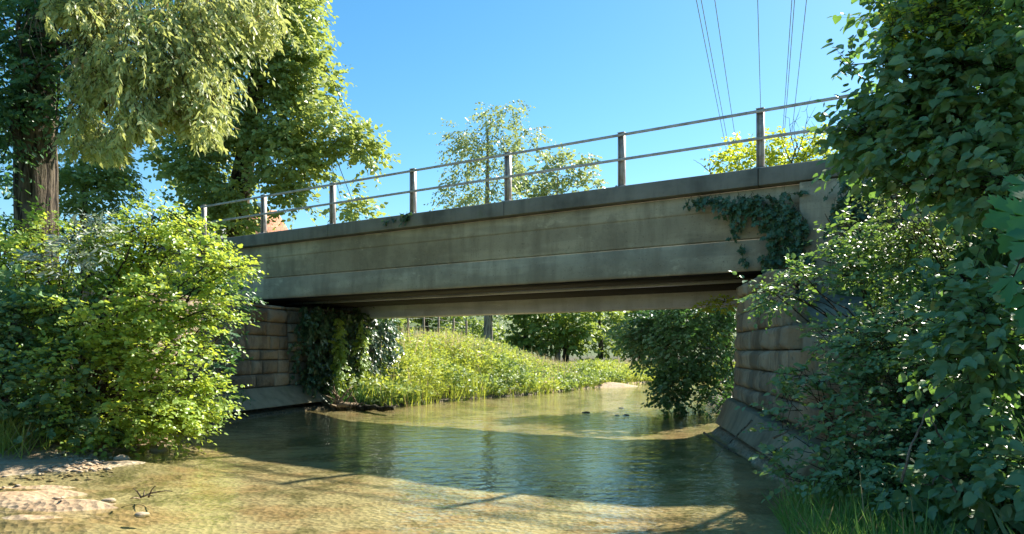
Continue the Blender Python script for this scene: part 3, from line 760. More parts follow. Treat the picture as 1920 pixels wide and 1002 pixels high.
plant('maple_tree', 'tall sunlit broad leaved tree rising behind the far end of the railing', 'tree', (x2, Y2, z2), cl, L_maple, T_OVATE, .18, .14, 31, dens=20, n=8, tl=.75,
      trunk=(tp, [.5, .42, .38, .36, .33, .26, .1]), stem_mat=M_bark, hole=-.25, hf=1.2, up=.9, jit=.4, twig=False, ldroop=.4)

def bg_tree(name, label, x_px, Y, clumps, mat, seed, ll=.3, lw=.2, dens=3.0, r=.25, tmpl=T_SIMPLE, group=None, hole=-.2, n=8, tl=.9, bark=None, hang=0.0, up=.8, hf=.9, ldroop=.35, flat=.6):
    x = at(x_px, HZ, Y)[0]; z = ground_z(x, Y); top = max(c[2] for c, r_ in clumps)
    tp = [(x, Y, z - .2), (x + .05, Y, z + (top - z) * .3), (x - .05, Y, z + (top - z) * .6), (x, Y, z + (top - z) * .92)]
    return plant(name, label, 'tree', (x, Y, z), clumps, mat, tmpl, ll, lw, seed, dens=dens, n=n, tl=tl, trunk=(tp, [r, r * .8, r * .5, r * .15]), stem_mat=bark or M_bark, hole=hole, hf=hf, twig=False, group=group, hang=hang, up=up, jit=.4, ldroop=ldroop, flat=flat)

bg_tree('garden_tree', 'round sunlit tree seen just behind the thick furrowed trunk', 160, 22, [pc(165, 300, 22, 60, 50, 1.2), pc(185, 365, 22, 50, 40, 1.1), pc(130, 370, 22, 50, 45, 1.1), pc(205, 320, 22, 28, 34, .8), pc(140, 260, 22, 35, 30, .8)], L_maple, 41, .14, .10, 24, .2, T_OVATE, hf=1.5, tl=.6)
bg_tree('yew_tree', 'dark tree at the picture edge, half hidden behind the thick trunk', -10, 19, [pc(0, 290, 19, 45, 60, 1), pc(10, 370, 19, 45, 50, 1), pc(-20, 200, 19, 50, 60, 1)], L_shade, 42, .14, .08, 10, .18, T_OVATE, tl=.5)

bg_tree('hawthorn_tree', 'dark leafy hedge tree low between the furrowed trunk and the railing end', 240, 24, [pc(110, 430, 24, 60, 34, 1.0), pc(200, 440, 24, 60, 26, 1.0), pc(290, 450, 24, 55, 30, 1.0), pc(40, 430, 24, 60, 40, 1.0), pc(0, 470, 23, 60, 40, 1.0), pc(350, 440, 24, 40, 26, .9)], L_shade, 43, .15, .10, 14, .15, T_OVATE, tl=.5)
# birch whose trunk shows under the bridge
YB = 40
cl = [pc(945, 225, YB, 40, 38, 1.4), pc(975, 205, YB, 18, 22, .7), pc(900, 245, YB, 32, 40, 1.2), pc(870, 275, YB, 28, 42, 1.0), pc(985, 265, YB, 26, 35, 1.0), pc(930, 300, YB, 48, 45, 1.5), pc(870, 345, YB, 36, 45, 1.2), pc(925, 370, YB, 45, 40, 1.4), pc(855, 390, YB, 20, 30, .7), pc(900, 450, YB, 60, 60, 1.6), pc(905, 540, YB, 50, 50, 1.4)]
bg_tree('birch_tree', 'tall airy pale birch with drooping twigs rising above the middle of the bridge', 915, YB, cl, L_birch, 51, .20, .12, 8, .26, T_SIMPLE, hole=-.1, n=9, tl=1.1, bark=M_birch, hang=.7, hf=1.6, up=.4)
cl = [pc(1010, 330, 48, 42, 38, 1.4), pc(1065, 320, 48, 34, 34, 1.2), pc(1092, 295, 48, 16, 20, .6), pc(1095, 360, 48, 32, 36, 1.1), pc(1040, 390, 48, 50, 40, 1.5), pc(990, 370, 48, 30, 40, 1.1), pc(1050, 460, 48, 55, 55, 1.5)]
bg_tree('poplar_tree', 'rounded grey green tree beside the birch behind the railing', 1045, 48, cl, L_birch, 52, .26, .17, 7, .2, T_SIMPLE, hole=-.25, n=9, tl=.9, bark=M_birch, hang=.15, hf=1.4)
# yellow-green shrub beyond the near end of the railing
xs_ = at(1460, HZ, 24)[0]
cl = [pc(1395, 300, 24, 45, 26, .8), pc(1440, 295, 24, 55, 32, .9), pc(1500, 285, 24, 48, 34, .9), pc(1545, 290, 24, 28, 28, .7), pc(1470, 340, 24, 80, 40, 1.2), pc(1480, 400, 24, 80, 50, 1.2)]
bg_tree('hazel_tree', 'bright yellow green young tree showing behind the two rails at the leafy end', 1465, 24, cl, L_bright, 53, .15, .10, 18, .09, T_SIMPLE, hole=-.2, n=8, tl=.5, hf=2.0, flat=1.0)
mb = MB(); rng = np.random.default_rng(54)
dead_root = empty('bare_sapling', (at(1490, HZ, 23)[0], 23, ground_z(at(1490, HZ, 23)[0], 23)), 'thin bare sapling sticking up above the yellow green foliage behind the rails', 'tree')
base = np.array(dead_root.location)
p, q = limb(rng, base, at(1495, 270, 23), .05, .02); mb.tube(p, q, 6, cap=False)
mb.build('trunk', M_twig, dead_root); mb = MB()
for (a, b) in [((1495, 300), (1480, 222)), ((1495, 290), (1512, 205)), ((1494, 310), (1530, 240)), ((1492, 315), (1462, 240)), ((1497, 280), (1497, 215)), ((1510, 300), (1560, 262)), ((1500, 330), (1555, 290))]:
    e = at(*b, 23); p, q = limb(rng, at(*a, 23), e, .016, .005, n=6); mb.tube(p, q, 5, cap=False)
    for k in range(5):
        s = p[int(rng.integers(2, 6))]; e2 = s + rng.normal(0, .22, 3) + [0, 0, .15]; mb.tube([s, (s + e2) / 2 + rng.normal(0, .02, 3), e2], [.007, .005, .003], 4, cap=False)
mb.build('branch', M_twig, dead_root)
rng = np.random.default_rng(55)
dr2 = empty('bare_sapling', (at(1332, HZ, 22)[0], 22, ground_z(at(1332, HZ, 22)[0], 22)), 'forked leafless twig showing above the coping between two railing posts', 'tree')
mb = MB(); p, q = limb(rng, np.array(dr2.location), at(1330, 318, 22), .03, .012); mb.tube(p, q, 6, cap=False); mb.build('trunk', M_twig, dr2); mb = MB()
for b in [(1300, 300), (1330, 290), (1342, 300), (1318, 310)]:
    p, q = limb(rng, at(1330, 322, 22), at(*b, 22), .010, .004); mb.tube(p, q, 4, cap=False)
mb.build('branch', M_twig, dr2)

# ------------------------------------------------------------------ far trees under the bridge
far = [(985, 46, [(985, 610, 45, 30), (1010, 560, 50, 40), (960, 560, 40, 40)], 'dull green tree standing just behind the pale birch trunk', L_far),
       (1060, 44, [(1050, 620, 45, 34), (1085, 610, 40, 36), (1060, 570, 60, 40)], 'dense dark tree overhanging the far bank past the birch trunk', L_far),
       (1125, 50, [(1125, 610, 40, 34), (1110, 560, 50, 40)], 'bright leafy tree between the dense dark tree and the shaded stream bushes', L_far),
       (880, 62, [(880, 600, 60, 40), (850, 630, 40, 24), (905, 630, 40, 24)], 'soft green tree far behind the gap between fence and birch trunk', L_far),
       (1200, 56, [(1190, 600, 60, 45), (1240, 570, 60, 50)], 'pale tree deep in the background where the stream turns', L_far),
       (800, 58, [(770, 610, 45, 26), (830, 600, 50, 36), (800, 560, 60, 40)], 'low hazy tree far behind the wire fence', L_far),
       (700, 52, [(700, 600, 60, 45), (660, 550, 60, 50)], 'broad background tree behind the ivy covered abutment', L_far),
       (1330, 48, [(1330, 590, 80, 60), (1290, 540, 70, 50)], 'background tree mostly hidden by the near abutment', L_far)]
for i, (px, Y, cs, lab, mt) in enumerate(far):
    bg_tree('tree', lab, px, Y, [pc(a, b, Y, rx, ry, rx / F * Y * .9) for a, b, rx, ry in cs] + [pc(px - 20, 632, Y, 48, 22, 1.2), pc(px + 25, 640, Y, 40, 16, 1.0)], mt, 60 + i, .34, .24, 4.5, .22, T_SIMPLE, group='trees in the distance', hole=-.3)

# dark bushes over the stream behind the near abutment
cl = [pc(1340, 640, 17.5, 55, 60, .9), pc(1280, 660, 18.0, 62, 60, 1.0), pc(1300, 600, 18.2, 70, 40, 1.0), pc(1228, 640, 19.0, 48, 40, .9), pc(1250, 610, 19, 60, 30, 1.0), pc(1190, 622, 19.5, 32, 26, .7), pc(1290, 725, 17.6, 55, 50, .8), pc(1340, 740, 17.0, 40, 50, .7), pc(1268, 705, 18.2, 24, 26, .5), pc(1262, 742, 18.0, 12, 12, .3), pc(1320, 570, 17.5, 70, 40, .9), pc(1330, 785, 16.6, 30, 22, .5)]
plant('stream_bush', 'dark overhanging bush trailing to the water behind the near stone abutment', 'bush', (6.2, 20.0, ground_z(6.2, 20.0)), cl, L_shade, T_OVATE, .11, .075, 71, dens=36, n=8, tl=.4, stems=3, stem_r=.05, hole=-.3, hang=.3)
cl = [pc(1345, 572, 13.8, 26, 10, .3), pc(1320, 580, 13.9, 14, 7, .2), pc(1365, 566, 13.7, 20, 8, .25)]
plant('hanging_creeper', 'small sunlit creeper dangling below the soffit near the stone corner', 'creeper', (3.9, 13.9, 2.45), cl, L_bright, T_OVATE, .07, .05, 72, dens=50, n=5, tl=.16, stems=2, stem_r=.01, hole=-.4)

# ------------------------------------------------------------------ ivy on the bridge
def ivy_sheet(name, label, spots, face, out, mat, seed, dens=260, ll=.085, lw=.08, thick=.12, strand=.25, n=5, cat='ivy'):
    """leaf cover on a wall; spots are (s, z, rs, rz) on the plane, face(s, z) gives the world point, out is its normal"""
    rng = np.random.default_rng(seed); O = []; 
    for s, z, rs_, rz_ in spots:
        N = max(4, int(dens * rs_ * rz_)); a = rng.random(N) * 6.283; r = np.sqrt(rng.random(N))
        S_, Z_ = s + rs_ * r * np.cos(a), z + rz_ * r * np.sin(a)
        O.append(np.array([face(p, q) for p, q in zip(S_, Z_)]))
    O = np.concatenate(O); out3 = np.array([out[0], out[1], 0.0])
    O = O + out3 * (thick * rng.random(len(O)) ** 1.5)[:, None]
    D = rng.normal(0, .5, (len(O), 3)) + out3 * .15 + [0, 0, -.7]
    L = strand * (.5 + .8 * rng.random(len(O)))
    c0 = O.mean(0)
    root = empty(name, (c0[0], c0[1], float(O[:, 2].min())), label, cat)
    LV = Leaves(); leaf_sprays(LV, rng, O, D, L, n, ll, lw, up=.25, droop=.05, ang=.9, ldroop=.5, jit=.25, outw=0)
    for i in range(len(LV.d)):
        d_ = list(LV.d[i]); d_[2] = out3 + [0, 0, .35] + rng.normal(0, .3, d_[2].shape); LV.d[i] = tuple(d_)
    LV.build('foliage', T_IVY, mat, root)
    tw = []; twigs_mesh(tw, O, D, L, .004, .05); build_arr('twigs', tw, M_twig, root)
    return root
def face_pos(px, py, n=12.55):
    r = np.array([(px - 960) / F, 1.0]); Z = n / (r @ ND); p = r * Z
    return float(p @ UD), CZ + (HZ - py) / F * Z
def fsp(px, py, rx, ry):
    s, z = face_pos(px, py); r = np.array([(px - 960) / F, 1.0]); Z = 12.55 / (r @ ND)
    s2, _ = face_pos(px + rx, py); return (s, z, abs(s2 - s), ry / F * Z)
sp = [fsp(1300, 376, 22, 5), fsp(1345, 378, 30, 9), fsp(1390, 388, 32, 20), fsp(1430, 392, 32, 26), fsp(1465, 410, 34, 28), fsp(1490, 430, 26, 40), fsp(1475, 460, 22, 30), fsp(1450, 478, 14, 22), fsp(1440, 490, 10, 12), fsp(1480, 365, 10, 5), fsp(1500, 480, 22, 20)]
ivy_sheet('girder_ivy', 'dark ivy creeping under the coping and down the girder face', sp, lambda s, z: bw(s, 12.44, z), -ND, L_ivy, 81, dens=700, thick=.10, strand=.18)
sp = [fsp(1385, 430, 16, 6), fsp(1380, 445, 10, 6), fsp(1395, 470, 5, 16), fsp(1388, 418, 8, 8), fsp(1402, 492, 4, 8)]
ivy_sheet('girder_ivy', 'thin trailing ivy sprig hanging on the pale girder beside the thick ivy patch', sp, lambda s, z: bw(s, 12.47, z), -ND, L_ivy, 82, dens=260, thick=.03, strand=.12, ll=.07, lw=.06)
sp = [fsp(760, 410, 22, 8), fsp(735, 416, 14, 4), fsp(772, 404, 8, 8)]
ivy_sheet('coping_ivy', 'small dark ivy tuft clinging to the coping below a railing post', sp, lambda s, z: bw(s, 12.40, z), -ND, L_ivy, 83, dens=500, thick=.05, strand=.12, ll=.06, lw=.05)
sp = [fsp(1600, 370, 40, 30), fsp(1590, 420, 30, 50), fsp(1640, 440, 60, 80), fsp(1640, 370, 60, 40)]
ivy_sheet('wall_ivy', 'dark ivy mass covering the bridge end behind the leafy shrubs', sp, lambda s, z: bw(s, 12.36, z), -ND, L_ivy, 84, dens=320, thick=.25, strand=.25)
# ivy curtain on the inner face of the far abutment
def inner(s, z):
    p = sC + ND * s - UD * (.05 + .05 * max(0, z)); return np.array([p[0], p[1], z])
sp = [(.55, 1.6, .5, 1.0), (1.0, 2.2, .8, .5), (1.4, 1.5, .5, 1.1), (2.0, 1.5, .6, 1.1), (2.7, 1.6, .7, 1.0), (3.2, 1.5, .5, 1.1), (1.6, .8, 1.2, .6), (2.6, .7, .9, .6), (.35, 2.3, .35, .35), (2.3, 2.3, 1.1, .4), (.5, .9, .3, .5), (2.9, .6, .5, .5), (2.0, .35, .8, .3)]
ivy_sheet('ivy_curtain', 'thick dark ivy curtain hanging over the inner abutment face under the bridge', sp, inner, -UD, L_ivy, 85, dens=260, thick=.45, strand=.4, n=6, ll=.10, lw=.09)
sp = [(1.05, 2.2 - .2 * k, .13, .2) for k in range(11)] + [(1.0, .35, .22, .2)]
def inner2(s, z):
    p = sC + ND * s - UD * .62; return np.array([p[0], p[1], z])
ivy_sheet('ivy_strand', 'sunlit pale ivy strand trailing down to the driftwood at the water', sp, inner2, -UD, L_bush, 86, dens=620, thick=.12, strand=.3, n=6, ll=.085, lw=.08)
sp = [(1.9, 2.2 - .2 * k, .12, .2) for k in range(9)]
ivy_sheet('ivy_strand', 'shorter sunlit ivy strand hanging midway along the dark ivy curtain', sp, inner2, -UD, L_bush, 87, dens=420, thick=.12, strand=.3, n=6, ll=.085, lw=.08)

# ------------------------------------------------------------------ leafy mass on the near bank
gz = ground_z
cl = [((4.5, 4.8, 3.9), (.8, .8, .5)), pc(1840, 20, 6.6, 140, 80, .9), pc(1730, 60, 6.8, 70, 60, .6), pc(1690, 95, 6.9, 40, 42, .45), pc(1665, 150, 6.8, 28, 45, .35), pc(1720, 170, 6.6, 75, 65, .6), pc(1655, 235, 6.7, 44, 40, .4), pc(1628, 215, 6.7, 16, 20, .2), pc(1850, 160, 6.2, 100, 90, .7),  # first clump is added out of view, to shade the maple leaves
      pc(1720, 265, 6.4, 75, 50, .5), pc(1830, 280, 6.0, 90, 65, .6), pc(1640, 290, 6.6, 34, 24, .3), pc(1760, 340, 6.0, 75, 40, .4), pc(1870, 360, 5.6, 60, 45, .5), pc(1590, 122, 6.9, 6, 8, .06), pc(1700, 10, 7.0, 40, 30, .5), pc(1610, 245, 6.6, 14, 12, .2)]
tx4, ty4 = 5.0, 7.0
tp = [(tx4, ty4, gz(tx4, ty4) - .2), (tx4 - .05, ty4, 3.0), (tx4 - .15, ty4 - .05, 4.0), (tx4 - .3, ty4 - .1, 5.0)]
plant('lime_tree', 'shaded large leaved tree leaning in over the near end of the railing', 'tree', (tx4, ty4, gz(tx4, ty4)), cl, L_right, T_HEART, .088, .074, 101, dens=82, n=7, tl=.36, trunk=(tp, [.16, .13, .11, .06]), stem_mat=M_twig,
      lb=(-.25, -.25), hole=-.38, hf=3.0, up=.9, ldroop=.55, jit=.45, twr=.005, shell=.35)
cl = [pc(1690, 45, 6.35, 26, 40, .2), pc(1755, 35, 6.2, 42, 36, .25), pc(1725, 85, 6.3, 16, 24, .15), pc(1830, 30, 5.9, 26, 22, .2)]
plant('blossom_shrub', 'cream tinged sunlit sprays at the crown of the shaded large leaved tree', 'shrub', (5.4, 7.9, gz(5.4, 7.9)), cl, L_bright, T_SIMPLE, .055, .03, 102, dens=90, n=10, tl=.2, stems=2, stem_r=.03, flat=1.4, hang=-.3, hole=-9, lb=(-.25, -.25))
# dogwood with sunlit tips
cl = [pc(1425, 545, 8.0, 20, 13, .2), pc(1462, 560, 8.0, 34, 20, .3), pc(1510, 540, 8.0, 36, 34, .35), pc(1480, 505, 8.1, 16, 12, .15), pc(1570, 520, 7.9, 50, 48, .4), pc(1600, 440, 8.0, 52, 32, .35), pc(1560, 405, 8.1, 18, 14, .15), pc(1640, 500, 7.8, 55, 55, .45), pc(1610, 600, 7.7, 40, 36, .35), pc(1560, 575, 7.9, 30, 26, .3), pc(1555, 640, 7.6, 26, 30, .3), pc(1670, 590, 7.5, 55, 50, .45), pc(1700, 470, 7.7, 40, 40, .4)]
plant('dogwood_shrub', 'glossy shrub with sunlit white tips reaching across the stone wing wall', 'shrub', (4.2, 8.2, gz(4.2, 8.2)), cl, L_dog, T_OVATE, .066, .044, 103, dens=82, n=7, tl=.26, stems=3, stem_r=.018, lb=(-.25, -.25), hole=-.3, hf=3.4, up=1.0)
cl = [pc(1700, 400, 7.2, 62, 45, .4), pc(1660, 360, 7.3, 34, 26, .3), pc(1755, 440, 7.0, 50, 40, .35), pc(1700, 455, 7.1, 50, 30, .3)]
plant('privet_shrub', 'fine leaved dusty green shrub above the glossy shrub with white tips', 'shrub', (4.6, 7.5, gz(4.6, 7.5)), cl, L_fine, T_SIMPLE, .042, .022, 104, dens=110, n=9, tl=.22, stems=3, stem_r=.014, lb=(-.25, -.25), hole=-.35, hf=3.5, flat=.8)
# bramble
cl = [pc(1470, 700, 7.0, 34, 18, .2), pc(1520, 700, 7.0, 42, 24, .25), pc(1500, 755, 6.9, 50, 30, .3), pc(1580, 730, 6.8, 50, 40, .35), pc(1530, 810, 6.8, 60, 34, .3), pc(1480, 850, 6.9, 40, 24, .25), pc(1475, 800, 7.0, 26, 18, .2), pc(1455, 850, 7.4, 22, 18, .2), pc(1500, 900, 6.7, 34, 18, .2), pc(1560, 870, 6.5, 55, 34, .3)]
plant('bramble', 'bramble thicket with pale sunlit leaves at its tip spilling over the plinth', 'bramble', (3.3, 7.2, gz(3.3, 7.2)), cl, L_dog, T_OVATE, .07, .05, 105, dens=62, n=6, tl=.24, stems=3, stem_r=.010, lb=(-.25, -.25), hole=-.22, hf=4.0)
cl = [pc(1620, 660, 6.9, 60, 45, .4), pc(1700, 640, 6.6, 70, 60, .5), pc(1640, 745, 6.5, 60, 50, .4), pc(1720, 740, 6.2, 65, 60, .45), pc(1650, 840, 6.1, 60, 55, .4), pc(1740, 850, 5.8, 70, 60, .45), pc(1800, 780, 5.7, 60, 70, .45), pc(1560, 790, 6.7, 34, 34, .3), pc(1600, 890, 6.1, 50, 30, .3), pc(1700, 920, 5.7, 70, 30, .35)]
plant('thicket', 'dense dark leafy thicket filling the middle of the shaded near bank', 'thicket', (4.0, 6.7, gz(4.0, 6.7)), cl, L_right, T_OVATE, .060, .042, 106, dens=92, n=7, tl=.26, stems=3, stem_r=.014, lb=(-.25, -.25), hole=-.3, hf=3.6)
cl = [pc(1800, 580, 5.4, 60, 50, .35), pc(1870, 620, 5.0, 60, 70, .4), pc(1810, 690, 5.3, 60, 50, .35), pc(1880, 760, 4.8, 55, 70, .35), pc(1790, 520, 5.6, 40, 34, .3), pc(1900, 880, 4.6, 55, 70, .35), pc(1840, 900, 4.9, 60, 60, .35), pc(1780, 930, 5.2, 50, 40, .3)]
plant('hazel_shrub', 'broad leaved mid green shrub at the picture edge beneath the maple leaves', 'shrub', (3.9, 5.2, gz(3.9, 5.2)), cl, L_right, T_HEART, .082, .068, 107, dens=95, n=6, tl=.26, stems=3, stem_r=.014, lb=(-.25, -.25), hole=-.3, hf=3.8, ldroop=.45)
# maple sapling, close by
mz = gz(3.2, 3.3)
maple = empty('maple_sapling', (3.2, 3.3, mz), 'young maple with large jagged leaves hanging close to the viewer at the edge', 'tree')
rng = np.random.default_rng(108); mb = MB()
p, q = limb(rng, (3.2, 3.3, mz - .1), (2.95, 3.2, 2.9), .035, .015, n=14); mb.tube(p, q, 8); mstem = p
tips = []
LV = Leaves()
ml = [((1905, 400), (1790, 440), 3.1, .24), ((1915, 430), (1850, 500), 3.0, .22), ((1935, 405), (1880, 452), 2.9, .24), ((1960, 450), (1862, 495), 2.8, .26), ((1950, 380), (1880, 400), 3.2, .22), ((1930, 345), (1870, 385), 3.3, .2), ((1985, 480), (1910, 530), 2.9, .24), ((1900, 520), (1880, 590), 3.2, .2), ((1940, 560), (1900, 640), 3.1, .22)]
for (a, b, Y, sz) in ml:
    A = at(*a, Y); B = at(*b, Y - .12); ax = (B - A)[None]
    LV.add(A[None], ax, np.array([[-.45, -.6, .45]]) + rng.normal(0, .3, (1, 3)), sz * .78, sz * .7, rng.random())
    p, q = limb(rng, mstem[int(rng.integers(8, 13))], A, .008, .003, n=5); mb.tube(p, q, 5, cap=False)
mb.build('stem', M_twig, maple, smooth=True); LV.build('foliage', T_MAPLE, L_mapleaf, maple)

# bare arching stems in the near bank and a stick over the water
rng = np.random.default_rng(110)
def stick(label, pts, Y, r, mat=M_dead, name='dead_stem'):
    ps = [at(a, b, y) for (a, b), y in zip(pts, Y)]
    ss = np.linspace(0, 1, 14); P = np.array(ps); k = np.linspace(0, 1, len(P))
    P = np.column_stack([np.interp(ss, k, P[:, i]) for i in range(3)])
    P[1:-1] = (P[:-2] + P[1:-1] * 2 + P[2:]) / 4; P[1:-1] += rng.normal(0, .004, P[1:-1].shape)
    mb = MB(); mb.tube(P, np.linspace(r, r * .35, len(P)), 6); o = mb.build(name, mat, smooth=True); return tag(o, label, 'twig')
stick('long pale stem curving up through the shaded thicket', [(1690, 905), (1710, 830), (1740, 770), (1790, 735)], [4.9, 4.9, 4.9, 4.95], .010)
stick('thin bowed stem branching beside the long pale stem', [(1800, 858), (1765, 822), (1745, 790), (1742, 765)], [4.8, 4.8, 4.8, 4.85], .008)
stick('forked pale stem low in the thicket above the grass', [(1800, 938), (1785, 905), (1760, 890), (1742, 912), (1728, 905)], [4.7] * 5, .008)
stick('dead stick slanting out of the bramble down to the water', [(1410, 788), (1370, 828), (1335, 866)], [9.2, 9.2, 9.3], .012)
stick('bleached short stick lying in the bramble beside the plinth', [(1450, 822), (1480, 808), (1512, 792)], [6.7, 6.65, 6.6], .012)
stick('fallen pole lying on the footing ledge at the foot of the plinth', [(1320, 812), (1370, 845), (1440, 885)], [12.6, 10.9, 9.2], .02)

# ------------------------------------------------------------------ grass and bank vegetation
def blades(name, kind_label, P, hgt, wid, mat, seed, lean=.35):
    rng = np.random.default_rng(seed); N = len(P)
    z = height(P[:, :2]); keep = z > -.03
    P, z = P[keep], z[keep]; N = len(P); hgt = np.broadcast_to(hgt, (len(keep),))[keep]
    o = np.column_stack([P[:, 0], P[:, 1], z - .02])
    ax = np.column_stack([rng.normal(0, lean, N), rng.normal(0, lean, N), np.ones(N)])
    nr = np.column_stack([rng.normal(0, 1, N), rng.normal(0, 1, N), np.full(N, .3)])
    LV = Leaves(); LV.add(o, ax, nr, hgt * (.55 + .7 * rng.random(N)), wid * (.7 + .6 * rng.random(N)), rng.random(N))
    return tag(LV.build(name, T_BLADE, mat), kind='stuff')
rng = np.random.default_rng(120)
P = np.column_stack([2.1 + 2.6 * rng.random(9000), 4.2 + 2.9 * rng.random(9000)])
d = river_sd(P); P = P[(d < .12) & (d > -1.1)]
blades('grass', None, P, .25 + .2 * (np.random.default_rng(119).random(len(P)) < .06), .011, L_grass, 121, .45)
# herbs of the far bank
def bank_pts(n, x0, x1, y0, y1, dmin, dmax, sd):
    r = np.random.default_rng(sd); P = np.column_stack([x0 + (x1 - x0) * r.random(n), y0 + (y1 - y0) * r.random(n)])
    d = -river_sd(P); k = (d > dmin) & (d < dmax)
    t_ = P @ UD; n_ = P @ ND; inside = (n_ > 12.3) & (n_ < 15.8) & (t_ > 14.9); return P[k & ~inside]
Pb = bank_pts(120000, -12, 18, 19, 46, -.15, 8.0, 122); left_bank = (Pb[:, 1] > 19.2 + .9 * np.maximum(Pb[:, 0] + 3.2, 0)) | (Pb[:, 1] > 26 + .9 * Pb[:, 0])
Pb = Pb[left_bank]
pz = np.column_stack([Pb, np.zeros(len(Pb))]); tall = .45 + .35 * (n3(pz, 1.0, 5.0) + .3)
blades('tall_grass', None, Pb, np.clip(tall, .25, .95) * (1.0 - .55 * smooth((Pb[:, 0] + 3) / 6)), .028, L_bankg, 123, .32)
# leafy herbs on the same bank
Ph = Pb[np.random.default_rng(124).random(len(Pb)) < .42]; rng = np.random.default_rng(125)
z = height(Ph); N = len(Ph); hh_ = np.clip(.6 + .5 * n3(np.column_stack([Ph, np.zeros(N)]), .9, 6.0), .2, 1.0) * (1.0 - .6 * smooth((Ph[:, 0] + 3) / 6))
o = np.column_stack([Ph, np.maximum(z, .05) + hh_ * rng.random(N) ** .7])
sel = n3(o, .75, 8.0) + rng.normal(0, .12, N)
for nm, kk, mt, l_, w_ in (('bank_herbs', sel < .12, L_bankg, .12, .055), ('leafy_undergrowth', sel >= .12, L_far, .13, .075)):
    LV = Leaves(); q = o[kk]; n_ = len(q)
    leaf_sprays(LV, rng, q, np.column_stack([rng.normal(0, .6, n_), rng.normal(0, .6, n_), np.full(n_, .6)]), np.full(n_, .32), 8, l_, w_, up=.6, ldroop=.3, jit=.5, lb=(.4, -.1))
    tag(LV.build(nm, T_SIMPLE, mt), kind='stuff')
Pd = bank_pts(50000, -5, 12, 22, 46, 2.2, 7.0, 126); Pd = Pd[n3(np.column_stack([Pd, np.zeros(len(Pd))]), .8, 7.0) > -.1]
blades('dry_grass', None, Pd, 1.0 - .5 * smooth((Pd[:, 0] + 3) / 6), .025, L_dry, 127, .25)
Ps = bank_pts(5000, -6, 12, 20, 44, .1, 5.0, 132); Ps = Ps[(Ps[:, 1] > 26 + .9 * Ps[:, 0]) | (Ps[:, 1] > 19.2 + .9 * np.maximum(Ps[:, 0] + 3.2, 0))]; Ps = Ps[n3(np.column_stack([Ps, np.zeros(len(Ps))]), 1.1, 11.0) > .1]
blades('seed_grass', None, Ps, 1.15 - .4 * smooth((Ps[:, 0] + 3) / 6), .03, L_dry, 133, .22)
# dark grass at the foot of the ivy curtain
Pi = np.column_stack([-4.6 + 2.0 * rng.random(2500), 18.7 + 2.4 * rng.random(2500)]); di = -river_sd(Pi); Pi = Pi[(di > 0) & (di < 1.2)]
blades('shade_grass', None, Pi, .5, .02, L_shade, 128, .4)
# tuft at the picture edge on the gravel
Pt = np.column_stack([-7.0 + rng.normal(0, .22, 420), 10.1 + rng.normal(0, .22, 420)])
o = blades('grass_tuft', None, Pt, .55, .012, L_bankg, 129, .5); o.pop('kind', None) if False else None
del o['kind']; tag(o, 'pale grass tuft drooping over the gravel edge beside the sunlit bush', 'grass')
# low cover on the left slope under the old tree
Pl = np.column_stack([-14 + 8 * rng.random(9000), 11.5 + 7 * rng.random(9000)]); dl = -river_sd(Pl); Pl = Pl[dl > 1.4]
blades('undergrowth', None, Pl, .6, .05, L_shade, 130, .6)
Pr = np.column_stack([2.9 + 5 * rng.random(16000), 3 + 10 * rng.random(16000)]); dr = -river_sd(Pr); Pr = Pr[(dr > .7) & (Pr @ ND < 10.5)]
blades('undergrowth', None, Pr, .5, .05, L_shade, 131, .6)

# ------------------------------------------------------------------ stones, logs, driftwood
def rock(label, x, y, z, rx, ry, rz, mat, seed, name='stone', group=None):
    rng = np.random.default_rng(seed); u = []
    nlat, nlon = 9, 14; vs = []; fs = []
    for i in range(nlat + 1):
        for j in range(nlon):
            th = math.pi * i / nlat; ph = 2 * math.pi * j / nlon
            vs.append((math.sin(th) * math.cos(ph), math.sin(th) * math.sin(ph), math.cos(th)))
    vs = np.array(vs); k = 1 + .22 * n3(vs, 1.7, seed) + .12 * n3(vs, 4.1, seed + 3); vs = vs * k[:, None] * [rx, ry, rz] + [x, y, z]
    for i in range(nlat):
        for j in range(nlon):
            j2 = (j + 1) % nlon; fs.append((i * nlon + j, (i + 1) * nlon + j, (i + 1) * nlon + j2, i * nlon + j2))
    mb = MB(); mb.add(vs, fs); o = mb.build(name, mat, smooth=True); return tag(o, label, 'stone', group)
def on_water(px, py): Z = CZ * F / (py - HZ); return (px - 960) / F * Z, Z
for i, (px, py, r, lab) in enumerate([(1157, 779, .05, 'smaller of the two dark stones sitting close together in the sunlit stream'), (1174, 779, .075, 'larger of the two dark stones sitting close together in the sunlit stream'),
                                      (1099, 774, .08, 'flat dark stone barely breaking the water upstream of the bridge shadow'), (1165, 765, .06, 'dark stone in the stream just upstream of the close pair')]):
    x, y = on_water(px, py); rock(lab, x, y, -.01, r * 1.2, r * .75, r * .45, M_dark_rock, 140 + i, group='dark stones in the stream')
for i, (px, py, r, lab) in enumerate([(298, 845, .10, 'pale stone at the shaded point of the gravel below the bush'), (228, 861, .09, 'pale lump of stone on the gravel edge'), (205, 938, .05, 'small pale stone beside the sand mounds'), (266, 964, .05, 'bleached stone lying in shallow water off the sand mounds')]):
    x, y = on_water(px, py); rock(lab, x, y, max(height(np.array([[x, y]]))[0], -.02) + r * .2, r * 1.3, r, r * .6, M_pale_rock , 150 + i)
